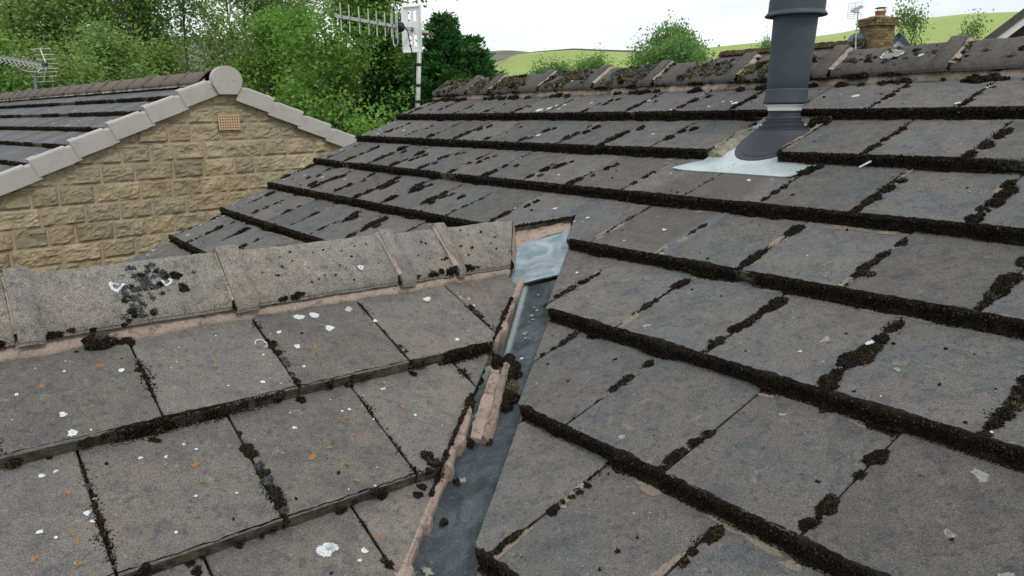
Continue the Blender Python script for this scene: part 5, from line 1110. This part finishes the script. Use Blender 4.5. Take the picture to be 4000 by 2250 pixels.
while z < ztop:
    over = .022 if z > ztop - .12 else (.0)
    for fd, sd2, org in ((R1, -L1_, cc), (L1_, -R1, cc), (R1, L1_, cc + L1_ * wc), (L1_, R1, cc + R1 * wc)):
        x = -(rw % 2) * .055
        while x < wc:
            a, b = max(x, -over), min(x + .105, wc + over)
            if b - a > .02: box(mb, org + fd * (a + b) / 2 + sd2 * (over + .002) + zz * (z - cc[2] + .021), (fd, sd2, zz), ((b - a) / 2, .006 + over * .9, .0205), 0)
            x += .112
    z += .0475; rw += 1
mb.build('stack', [M['brick'], M['joint']], chm)
mb = MB(); t0 = [ctr + R1 * a * (wc / 2 + .022) + L1_ * b * (wc / 2 + .022) + zz * (ztop + .0 - cc[2] * 0 - ctr[2]) for a, b in ((-1, -1), (1, -1), (1, 1), (-1, 1))]
t1 = [ctr + R1 * a * .1 + L1_ * b * .1 + zz * (ztop + .075 - ctr[2]) for a, b in ((-1, -1), (1, -1), (1, 1), (-1, 1))]
mb.add(t0 + t1, [(0, 1, 5, 4), (1, 2, 6, 5), (2, 3, 7, 6), (3, 0, 4, 7), (4, 5, 6, 7)]); mb.build('flaunching', M['mortar_grey'], chm)
pz = ztop + .06; pc_ = [ctr[0] + cr_[0] * .035, ctr[1] + cr_[1] * .035, 0]
mb = MB(); lathe(mb, pc_, [(.095, pz - .02), (.088, pz), (.084, pz + .07), (.098, pz + .075), (.098, pz + .088), (.07, pz + .09)], 20); mb.build('pot', M['terra'], chm, smooth=True)
mb = MB(); lathe(mb, pc_, [(.10, pz + .088), (.10, pz + .098), (.07, pz + .108)], 20)
for a in (0.3, 1.9, 3.4, 5.0): tube(mb, [np.array(pc_) + [.07 * math.cos(a), .07 * math.sin(a), pz + .10], np.array(pc_) + [.07 * math.cos(a), .07 * math.sin(a), pz + .155]], .005, 5)
mb.build('cowl_cage', M['alu'], chm)
mb = MB(); lathe(mb, pc_, [(.001, pz + .172), (.06, pz + .165), (.105, pz + .150), (.105, pz + .146), (.001, pz + .150)], 20); mb.build('cowl_hood', M['black'], chm)
def scr(px, py, D):
    d = np.array(rt2) * ((px - 2000) / 2977.2) + np.array(up2) * ((1125 - py) / 2977.2) + np.array(fw); return CAMP + d * (D / np.hypot(d[0], d[1]))
a2 = thing('television_aerial', 'thin grey television aerial on a pole strapped to the brick chimney', 'aerial', tuple(grd(scr(3342, 300, 15.4)) + [0, 0, 5.0]))
mb = MB(); tube(mb, [scr(3338, 330, 15.4), scr(3343, 150, 15.4), scr(3353, 38, 15.4)], .012, 8); mb.build('pole', M['alu'], a2)
mb = MB(); tube(mb, [scr(3328, 45, 15.0), scr(3367, 24, 15.8)], .014, 6); mb.build('boom', M['alu_dark'], a2)
mb = MB()
for i in range(9):
    q = i / 8; c = scr(3330 + 37 * q, 44 - 20 * q, 15.05 + .7 * q); tube(mb, [c - cr_ * .05 + zz * .02, c + cr_ * .05 - zz * .02], .004, 4)
mb.build('director', M['alu_dark'], a2)
mb = MB()
for x0, y0, x1, y1 in ((3317, 13, 3368, 10), (3318, 24, 3341, 22), (3316, 31, 3340, 31), (3311, 48, 3336, 48), (3311, 56, 3363, 55), (3311, 63, 3337, 63), (3311, 72, 3338, 73), (3317, 13, 3312, 40), (3311, 48, 3311, 72), (3343, 10, 3337, 72), (3368, 10, 3363, 35), (3364, 50, 3363, 70)): tube(mb, [scr(x0, y0, 15.5), scr(x1, y1, 15.5)], .0035, 4)
mb.build('reflector', M['alu'], a2)
mb = MB(); tube(mb, [scr(3336, 50, 15.4), scr(3350, 48, 15.4), scr(3358, 49, 15.4)], .010, 5); tube(mb, [scr(3342, 95, 15.4), scr(3356, 96, 15.5)], .008, 5); tube(mb, [scr(3340, 119, 15.4), scr(3354, 119, 15.5)], .008, 5); mb.build('bracket', M['alu_dark'], a2)
dc = scr(3341, 163, 15.75); ds = thing('satellite_dish', 'grey-green round satellite dish seen from behind left of the brick chimney', 'satellite dish', tuple(dc - zz * .4))
dn = -vd * .92 - cr_ * .25 + zz * .25; dn /= np.linalg.norm(dn); dx = np.cross(dn, zz); dx /= np.linalg.norm(dx); dy = np.cross(dx, dn)
mb = MB(); rows = []
for r_, dpt in ((.001, .0), (.06, .003), (.11, .012), (.155, .028), (.160, .027), (.155, .020), (.001, -.012)): rows.append([dc + dn * dpt * -1 + dx * r_ * math.cos(a) + dy * r_ * math.sin(a) * 1.05 for a in np.linspace(0, 2 * math.pi, 33)])
grid(mb, np.array(rows)); mb.build('reflector', plain('grey_green_dish', (0.13, 0.17, 0.175), .6, .3), ds)
mb = MB(); box(mb, dc + dn * .03 - zz * .01, (dx, dn, dy), (.03, .03, .07)); tube(mb, [dc + dn * .03, dc - zz * .28 + vd * .05 + cr_ * .05, dc - zz * .45 + cr_ * .1], .012, 6); mb.build('bracket', M['black'], ds)
def gable_house(name, label, apex, face, halfw, pitch, depth, mwall, mroof, mboard, band, board):
    """house whose gable looks along `face`"""
    t = thing(name, label, 'house', tuple(grd(apex))); f = np.array(face, float); f /= np.linalg.norm(f); s_ = np.cross(zz, f); dz = halfw * math.tan(pitch)
    mb = MB(); prism(mb, [grd(apex) - s_ * halfw * .93, apex - s_ * halfw * .93 - zz * dz, apex - zz * .12, apex + s_ * halfw * .93 - zz * dz, grd(apex) + s_ * halfw * .93], -f, depth - .15); mb.build('wall', M[mwall], t)
    for q in (-1, 1):
        sl = (s_ * q * math.cos(pitch) - zz * math.sin(pitch)); nn_ = np.cross(sl, f); nn_ = nn_ if nn_[2] > 0 else -nn_; L_ = halfw / math.cos(pitch) + .15; mb = MB()
        nrow = int(L_ / .3)
        for i in range(nrow): box(mb, apex + f * .18 + sl * (L_ * (i + .5) / nrow) + nn_ * (.012 * (i % 2) - .01) - f * (depth / 2 + .1), (sl, f, nn_), (L_ / nrow / 2 + .02, depth / 2 + .2, .018), 0)
        mb.build('roof', M[mroof], t)
        mb = MB(); box(mb, apex + f * .300 + sl * L_ / 2 - nn_ * (band / 2 - .03), (sl, f, nn_), (L_ / 2, .02, band / 2)); mb.build('verge_trim', M[mroof], t)
        mb = MB(); box(mb, apex + f * .27 + sl * (L_ / 2 + .02) - nn_ * (band + board / 2 - .04), (sl, f, nn_), (L_ / 2, .015, board / 2)); mb.build('bargeboard', M[mboard], t)
    return t
ga = scr(3512, 133, 24); fc = -(ga - CAMP) * [1, 1, 0]; fc /= np.linalg.norm(fc)
gable_house('small_gabled_house', 'small far house gable with blue-grey verge and white bargeboard right of chimney', ga, fc, 2.6, rad(50), 5, 'tileE', 'blue_slate', 'white_board', .13, .17)
gb = scr(4190, -95, 18); fb_ = -(gb - CAMP) * [1, 1, 0]; fb_ /= np.linalg.norm(fb_)
M['stone2'] = plain('dark_red_brown_wall', (0.10, 0.055, 0.045), .9)
gable_house('white_boarded_house', 'house at the right edge with grey tiled verge and white bargeboard', gb, fb_, 3.4, rad(40.5), 7, 'stone2', 'ridgeA', 'white_board', .13, .13)
# ------------------------------------------------------------------ ground, fields and hills
def gmat():
    m, t, b = mat('lawn_grass', 0.95, 0.1); n = N(t); c = n.mix(n.ramp(n.noise(0.6, 5, 0.6), [(0.35, 0.0), (0.7, 1.0)]), (0.055, 0.095, 0.022), (0.11, 0.17, 0.04)); n.col(b, n.mix(1.0, c, n.ramp(n.noise(30, 3, 0.7), [(0.3, .6), (0.7, 1.4)]), 'MULTIPLY')); return m
M['lawn'] = gmat()
m, t, b = mat('hill_pasture', 0.95, 0.05); n = N(t)
c = n.mix(n.ramp(n.noise(0.006, 4, 0.55), [(0.40, 0.0), (0.62, 1.0)]), (0.270, 0.350, 0.110), (0.350, 0.420, 0.160))
c = n.mix(n.ramp(n.noise(0.03, 6, 0.65, n.map((1, 1, 6))), [(0.48, 0.0), (0.70, 0.7)]), c, (0.36, 0.35, 0.17)); c = n.mix(1.0, c, n.ramp(n.noise(0.35, 4, 0.7), [(0.3, 0.85), (0.7, 1.12)]), 'MULTIPLY'); n.col(b, c); M['pasture'] = m
m, t, b = mat('heather_moor', 0.95, 0.05); n = N(t)
c = n.mix(n.ramp(n.noise(0.012, 6, 0.65, n.map((1, 1, 4))), [(0.38, 0.0), (0.66, 1.0)]), (0.105, 0.105, 0.115), (0.19, 0.185, 0.165)); c = n.mix(n.ramp(n.noise(0.004, 3, 0.6), [(0.45, 0), (0.7, .7)]), c, (0.17, 0.20, 0.10)); n.col(b, c); M['moor'] = m
GR = 90.0
mb = MB(); rr = [0, 5, 15, 30, 60, GR, 200, 600, 1500, 4000]; aa = np.linspace(0, 2 * math.pi, 73); rows = [[[r_ * math.sin(a), r_ * math.cos(a), 0 if r_ < 100 else -.5] for a in aa] for r_ in rr]
R = np.array(rows, float); grid(mb, R, 0, True); tag(mb.build('ground', M['lawn']), 'level grass ground around and beyond the houses', 'ground', kind='structure')
prof_ = lambda s: np.array([[float(x) for x in q.split(',')] for q in s.split()])
def hill(name, prof, r0, r1, mt, lab, seed, amp, back=900):
    az_ = np.concatenate([np.linspace(-75, prof[0, 0], 30)[:-1], np.linspace(prof[0, 0], prof[-1, 0], 150), np.linspace(prof[-1, 0], 80, 30)[1:]])
    el = np.interp(az_, prof[:, 0], prof[:, 1]); rows = []
    for f in np.concatenate([np.linspace(0, 1, 40), [1.08, 1.3, 2.0]]):
        r_ = r0 + (r1 - r0) * min(f, 1.0) + (max(f, 1) - 1) * back; row = []
        for a, e in zip(az_, el):
            H = e * r1 + Z0; t_ = min(f, 1.0); zc = H * (math.sin(t_ * math.pi / 2) ** 1.25) if f <= 1 else H * (1 - .25 * (f - 1)) - 8 * (f - 1)
            row.append([r_ * math.sin(rad(a)), r_ * math.cos(rad(a)), zc - 1.0 * (t_ < .01)])
        rows.append(row)
    R = np.array(rows); P_ = R.reshape(-1, 3); w_ = np.repeat(np.concatenate([np.sin(np.linspace(0, 1, 40) * math.pi), [0, 0, 0]]), len(az_)); P_ = P_ + zz * (fbm(P_, .004, seed)[:, None] * amp * w_[:, None]); mb = MB(); grid(mb, P_.reshape(R.shape), 0, True)
    return tag(mb.build(name, M[mt], smooth=True), lab, 'hill', kind='structure')
pg = prof_(GREEN); pm = prof_(MOOR)
hill('hill', pg, 110, 620, 'pasture', 'bright green grassy hill beyond the roofs', 3, 5)
hill('moor', pm, 700, 1900, 'moor', 'dark heather moorland on the far skyline', 5, 12, 1500)
def hillpt(az, f):
    el = np.interp(az, pg[:, 0], pg[:, 1]); H = el * 620 + Z0; r_ = 110 + 510 * f; p = np.array([r_ * math.sin(rad(az)), r_ * math.cos(rad(az)), H * math.sin(f * math.pi / 2) ** 1.25])
    return p + zz * float(fbm([p], .004, 3)[0] * 5 * math.sin(f * math.pi))
# dry stone wall on the skyline and down the slope, and the track
mb = MB()
def wall_line(pts, hgt, wd):
    P = np.array([hillpt(a, f) for a, f in pts]); up_ = np.zeros_like(P); up_[:, 2] = hgt; d = np.gradient(P, axis=0); d /= np.linalg.norm(d, axis=1)[:, None]; s_ = np.cross(d, zz) * wd
    g = [P - s_ - [0, 0, .5], P - s_ * .7 + up_, P + s_ * .7 + up_, P + s_ - [0, 0, .5]]; grid(mb, np.array(g))
wall_line([(a, .995) for a in np.linspace(10, 34, 80)], 1.6, .5); wall_line([(a, 1 - (a - 6.6) * .035) for a in np.linspace(6.6, 12, 30)], 1.4, .5); wall_line([(a, .998) for a in np.linspace(-2, 3, 20)], .9, .4)
tag(mb.build('dry_stone_wall', plain('dark_gritstone', (.12, .12, .10), .95)), 'dark dry stone wall running along the skyline of the green hill', 'wall')
mb = MB(); P = np.array([hillpt(a, f) + zz * .25 for a, f in zip([3.3, 2.9, 2.9, 2.5, 1.8, 1.2, .6, -.3, -1.2], np.linspace(.99, .45, 9))]); w_ = np.array([3.0, 0, 0]); grid(mb, np.array([P - w_ * .5, P + w_ * .5])); tag(mb.build('path', plain('earth_track', (.26, .22, .13), .95)), 'brownish track climbing the green hill', 'path', kind='structure')
# sheep grazing on the hill
def sheep_mesh():
    mb = MB(); V = []
    rows = []
    for x, r_, z in ((-.62, .02, .72), (-.58, .20, .70), (-.40, .33, .68), (0, .36, .66), (.38, .31, .68), (.52, .18, .74), (.56, .02, .76)): rows.append([[x, r_ * .8 * math.cos(a), z + r_ * math.sin(a)] for a in np.linspace(0, 2 * math.pi, 11)])
    grid(mb, np.array(rows)); tube(mb, [[.48, 0, .76], [.66, 0, .70], [.84, 0, .52], [.90, 0, .42]], [.13, .12, .09, .05], 8)
    return mb
def sheep_legs():
    mb = MB()
    for x in (-.42, .34):
        for y in (-.14, .14): tube(mb, [[x, y, .5], [x + .02, y, .25], [x, y, 0]], [.06, .04, .035], 6)
    return mb
sh0 = None
for i, (a, f) in enumerate([(3.9, .97), (4.2, .955), (4.6, .975), (4.9, .96), (5.3, .93), (5.35, .90), (6.1, .93), (6.4, .91), (6.9, .955), (7.0, .90), (7.6, .93), (8.2, .96), (8.4, .91), (9.0, .95), (1.6, .72), (1.9, .72), (28.9, .99), (31.6, .985), (32.0, .985)]):
    p = hillpt(a, f)
    if sh0 is None:
        sh0 = thing('sheep', 'white sheep grazing on the green hill', 'sheep', tuple(p), 'sheep grazing on the green hill'); o1_ = sheep_mesh().build('body', M['sheep'], sh0, smooth=True, local=True); o2_ = sheep_legs().build('leg', M['black'], sh0, local=True); o2_.name = 'legs'; r_ = sh0
    else:
        r_ = sh0.copy(); COL.objects.link(r_)
        for ch in (o1_, o2_): c = ch.copy(); COL.objects.link(c); c.parent = r_
    r_.location = tuple(p - zz * .05); r_.rotation_euler = (0, 0, rng.uniform(0, 6.28)); r_.scale = (1.35,) * 3
    r_['label'] = 'white sheep grazing on the green hill'
# ------------------------------------------------------------------ trees
def leaves_at(mb, C, size, r, flat=0.0, elong=1.0, up=None):
    n = len(C); a = r.normal(size=(n, 3)); a[:, 2] *= (1 - flat); a /= np.linalg.norm(a, axis=1)[:, None]
    if up is not None: a = up + a * .55; a /= np.linalg.norm(a, axis=1)[:, None]
    b = r.normal(size=(n, 3)); b = np.cross(a, b); b /= np.linalg.norm(b, axis=1)[:, None] + 1e-9
    s = size * r.uniform(.6, 1.25, (n, 1)); a = a * s * elong; b = b * s * .62
    V = np.stack([C - a, C - a * .1 + b, C + a, C - a * .1 - b], 1); mb.tris(V)
def broad_tree(seed, H, spread, base, nl, leaf, dens_sig=.22, trunk_r=.16, stems=1, lean=0.0, open_=0.0):
    """returns trunk and crown mesh builders, root at the origin"""
    r = np.random.default_rng(seed); T_, C_ = MB(), MB(); tips = []
    def branch(p, d, L, rad_, depth):
        n = 5; pts = [p]; q = np.array(p, float); dd = np.array(d, float)
        for i in range(n):
            dd = dd + r.normal(0, .16, 3) + np.array([0, 0, .05]); dd /= np.linalg.norm(dd); q = q + dd * L / n; pts.append(q.copy())
        rs = np.linspace(rad_, rad_ * .35, n + 1)
        tube(T_, pts, rs, 6 if depth < 2 else 4, cap=False)
        if depth >= 3: tips.append(np.array(pts)); return
        if depth == 2: tips.append(np.array(pts[2:]))
        nb_ = {0: 16, 1: 6, 2: 4}[depth]
        for k in range(nb_):
            f = r.uniform(base if depth == 0 else .25, 1.0); i = min(int(f * n), n - 1); p0 = pts[i] + (pts[i + 1] - pts[i]) * (f * n - i)
            az_ = r.uniform(0, 6.283); el_ = r.uniform(.15, .9); out_ = np.array([math.cos(az_) * math.cos(el_), math.sin(az_) * math.cos(el_), math.sin(el_)])
            nd = out_ * .8 + dd * (.25 if depth == 0 else .5); nd /= np.linalg.norm(nd)
            LL = spread * (1.15 - .65 * f) * r.uniform(.7, 1.15) if depth == 0 else L * r.uniform(.38, .62)
            branch(p0, nd, LL, max(.008, rs[i] * .45), depth + 1)
    for s in range(stems):
        a = r.uniform(0, 6.28); branch(np.array([math.cos(a) * .3 * (stems > 1), math.sin(a) * .3 * (stems > 1), 0]), np.array([math.cos(a) * lean, math.sin(a) * lean, 1.0]), H * r.uniform(.85, 1.0), trunk_r, 0)
    segs = []
    for t_ in tips:
        for i in range(len(t_) - 1): segs.append((t_[i], t_[i + 1]))
    A = np.array([s[0] for s in segs]); B = np.array([s[1] for s in segs]); w = np.clip(fbm(A, .9, seed, 2) + .55 - open_, .03, 1.2); idx = r.choice(len(segs), nl, p=w / w.sum())
    C = A[idx] + (B[idx] - A[idx]) * r.random((nl, 1)) + r.normal(size=(nl, 3)) * dens_sig
    C = C[C[:, 2] > .4]; leaves_at(C_, C, leaf, r, .25)
    return T_, C_
def conifer(seed, H, rad0, nb_, per, leaf):
    r = np.random.default_rng(seed); T_, C_ = MB(), MB(); tube(T_, [[0, 0, 0], [.05, 0, H * .5], [0, .03, H * .97]], [.17, .11, .02], 8)
    CC, UU = [], []
    for i in range(nb_):
        f = (i + r.random()) / nb_; z = H * (.06 + .92 * f); L = rad0 * (1 - f ** 1.3) ** .9 * r.uniform(.45, 1.25) + .16; L *= 1.25 if r.random() < .12 else 1; az_ = r.uniform(0, 6.283); up_ = r.uniform(.25, .8)
        d = np.array([math.cos(az_), math.sin(az_), up_]); d /= np.linalg.norm(d); n = max(8, int(per * L)); t_ = r.random(n) ** .6
        droop = np.zeros((n, 3)); droop[:, 2] = -.16 * (t_ ** 2) * L + .22 * (t_ ** 4) * L
        side = np.cross(d, [0, 0, 1.0]); side /= np.linalg.norm(side); sp = r.normal(0, 1, (n, 1)) * (.05 + .16 * (1 - t_[:, None]) * L)
        P = np.array([0, 0, z]) + d * (t_ * L)[:, None] + droop + side * sp + r.normal(0, .045, (n, 3)); CC.append(P); UU.append(np.tile(d + [0, 0, .25], (n, 1)) + side * np.sign(sp) * .5)
        if i % 3 == 0: tube(T_, [[0, 0, z], np.array([0, 0, z]) + d * L * .7], [.02, .006], 4, cap=False)
    C = np.concatenate(CC); U = np.concatenate(UU); leaves_at(C_, C, leaf, r, 0, 1.7, up=U / np.linalg.norm(U, axis=1)[:, None]); return T_, C_
def plant(proto, name, label, cat, az, D, s=1.0, rot=0.0, group=None, z=0.0, sz=None):
    root = bpy.data.objects.new(name, None); COL.objects.link(root); tag(root, label, cat, group)
    for me_, nm in proto: c = bpy.data.objects.new(nm, me_); COL.objects.link(c); c.parent = root
    root.location = (D * math.sin(rad(az)), D * math.cos(rad(az)), z); root.rotation_euler = (0, 0, rot); root.scale = (s, s, sz or s); return root
def proto(pair, lm):
    out = []
    for mb_, nm, mt in ((pair[0], 'trunk', 'bark'), (pair[1], 'crown', lm)):
        o = mb_.build(nm, M[mt]); out.append((o.data, nm)); bpy.data.objects.remove(o)
    return out
TA = proto(broad_tree(11, 9.5, 3.0, .18, 78000, .048, .17, .14), 'leaf_bright')
TB = proto(broad_tree(12, 10.5, 3.0, .12, 66000, .050, .24, .075, stems=3, lean=.10, open_=.02), 'leaf_mid')
TC = proto(broad_tree(23, 9.3, 2.8, .10, 60000, .050, .24, .07, stems=3, lean=.16, open_=-.05), 'leaf_mid')
TD = proto(broad_tree(31, 4.6, 1.7, .1, 52000, .037, .15, .08, stems=3, lean=.25), 'leaf_bright')
TF = proto(broad_tree(41, 7.0, 2.3, .2, 13000, .075, .26, .10, stems=2, lean=.15, open_=.25), 'leaf_far')
TN = proto(conifer(51, 8.8, 2.2, 560, 200, .042), 'leaf_conifer')
TG = proto(broad_tree(47, 7.0, 1.6, .25, 4800, .058, .24, .05, stems=4, lean=.2, open_=.1), 'leaf_far')
pxaz = lambda px: math.degrees(math.atan2((px - 2000) / 2977.2, math.cos(PITCH) + (1125 - 250) / 2977.2 * math.sin(PITCH)))
TREES = [
 (TA, 'deciduous_tree', 'large bright green tree filling the view left of the white yagi aerial', 1215, 19.0, 1.0, .4, 1.0),
 (TA, 'deciduous_tree', 'bright green tree with low branches close behind the neighbour gable peak', 1010, 21.5, .95, 2.2, .92),
 (TB, 'deciduous_tree', 'tall thin-leaved tree behind the neighbour gable, sky showing through its crown', 690, 24.0, 1.0, 1.0, 1.0),
 (TC, 'deciduous_tree', 'reddish green twin-stemmed tree behind the middle of the neighbour ridge', 500, 21.0, .95, 4.0, .86),
 (TA, 'deciduous_tree', 'green tree directly behind the grid aerial on the neighbour ridge', 190, 21.5, .9, 5.0, .84),
 (TB, 'deciduous_tree', 'loose green tree with high crown between aerial and gable', 360, 27.0, 1.1, 3.1, .98),
 (TC, 'deciduous_tree', 'dull green tree at the extreme left edge of the photo', -60, 22.0, .95, 0.6, .80),
 (TB, 'deciduous_tree', 'pale distant tree with thin top at the upper left corner', 60, 38.0, 1.35, 2.6, 1.08),
 (TB, 'deciduous_tree', 'thin tree showing between the two bright green trees', 880, 29.0, 1.15, 5.5, 1.10),
 (TC, 'deciduous_tree', 'dark green tree in shade behind the mast foot', 1430, 25.0, .85, 1.9, .80),
 (TD, 'shrub', 'bright green bush at the right slope of the neighbour roof', 1330, 14.5, 1.0, 1.0, 1.22),
 (TD, 'shrub', 'low green bush beside the mast behind the main verge', 1480, 15.5, .9, 2.5, 1.12),
 (TD, 'shrub', 'low green bush behind the middle of the neighbour ridge', 640, 20.0, 1.3, 3.5, 1.35)]
for pr_, nm, lab, px, D, s, ro, sz in TREES: plant(pr_, nm, lab, 'tree' if nm != 'shrub' else 'bush', pxaz(px), D, s, ro, 'broadleaf trees behind the neighbouring house' if nm != 'shrub' else 'bushes behind the neighbouring house', sz=sz)
for lab, px, D, s, ro, sz in (('tall dark cypress right of the aerial mast, highest of the conifers', 1745, 18.0, 1.12, 0.0, .935), ('dark cypress right of the tallest one, with drooping side sprays', 1858, 18.6, 1.1, 2.0, .885), ('dark cypress directly behind the yagi aerial reflector', 1535, 19.0, .95, 4.0, .90), ('small dark cypress between reflector and tallest cypress', 1655, 17.5, 1.0, 1.0, .80)):
    plant(TN, 'cypress', lab, 'tree', pxaz(px), D, s, ro, 'dark cypresses behind the main roof verge', sz=sz)
far = [(2515, 46, 1.3, 1.26, 'airy tree behind the ridge, leftmost of the pair over the green hill'), (2590, 48, 1.1, 1.24, 'tallest airy tree rising over the ridge before the green hill'), (2690, 50, 1.1, 1.42, 'short airy tree just left of the dark flue'), (2750, 52, .95, 1.42, 'small airy tree nearest the dark flue on its left'),
       (2180, 62, 1.1, 1.24, 'round green tree below the skyline of the hill, right of the moor'), (2250, 66, 1.2, 1.32, 'green tree in front of the hill beside the track'), (2080, 62, 1.6, 1.20, 'low green tree at the foot of the hill near the cypresses'), (1990, 60, 1.6, 1.16, 'lowest green tree between cypress and hill'), (2370, 70, .9, 1.32, 'small tree between two ridge tile collars before the hill'),
       (3620, 40, 1.0, 1.46, 'tallest thin birch-like tree right of the brick chimney'), (3565, 41, .95, 1.44, 'thin birch-like tree nearest the brick chimney'), (3720, 42, .9, 1.38, 'thin birch-like tree farthest right before the green hill'), (3060, 60, .6, 1.38, 'tiny treetop over the brown tiled roof')]
for i, (px, D, s, sz, lab) in enumerate(far): plant(TG if 3500 < px < 3800 else TF, 'deciduous_tree', lab, 'tree', pxaz(px), D, s, i * 1.3, 'pale trees between the roofs and the hill', sz=sz)
# field walls and scrub that give the hill its scale
mb = MB()
wall_line([(a, .80 + .006 * math.sin(a)) for a in np.linspace(-1, 14, 60)], 1.2, .4); wall_line([(8.2 + .25 * i, .99 - .02 * i) for i in range(20)], 1.2, .4); wall_line([(a, .90 - (a - 22) * .004) for a in np.linspace(22, 34, 50)], 1.2, .4)
tag(mb.build('dry_stone_wall', bpy.data.materials['dark_gritstone']), 'dry stone field walls crossing the lower slope of the green hill', 'wall')
for i, (az_, s) in enumerate(((1.55, .55), (2.0, .7), (.25, .45))):
    p = hillpt(az_, .99); r_ = plant(TF, 'deciduous_tree', ('lone skyline tree, middle of the three tiny ones on the hill', 'lone skyline tree, largest of the three on the hill', 'leftmost tiny tree on the skyline of the hill')[i], 'tree', az_, 100, s, i, 'tiny trees on the hill skyline'); r_.location = tuple(p - zz * .3)
# yellow-green sprigs peeping over the neighbour's ridge
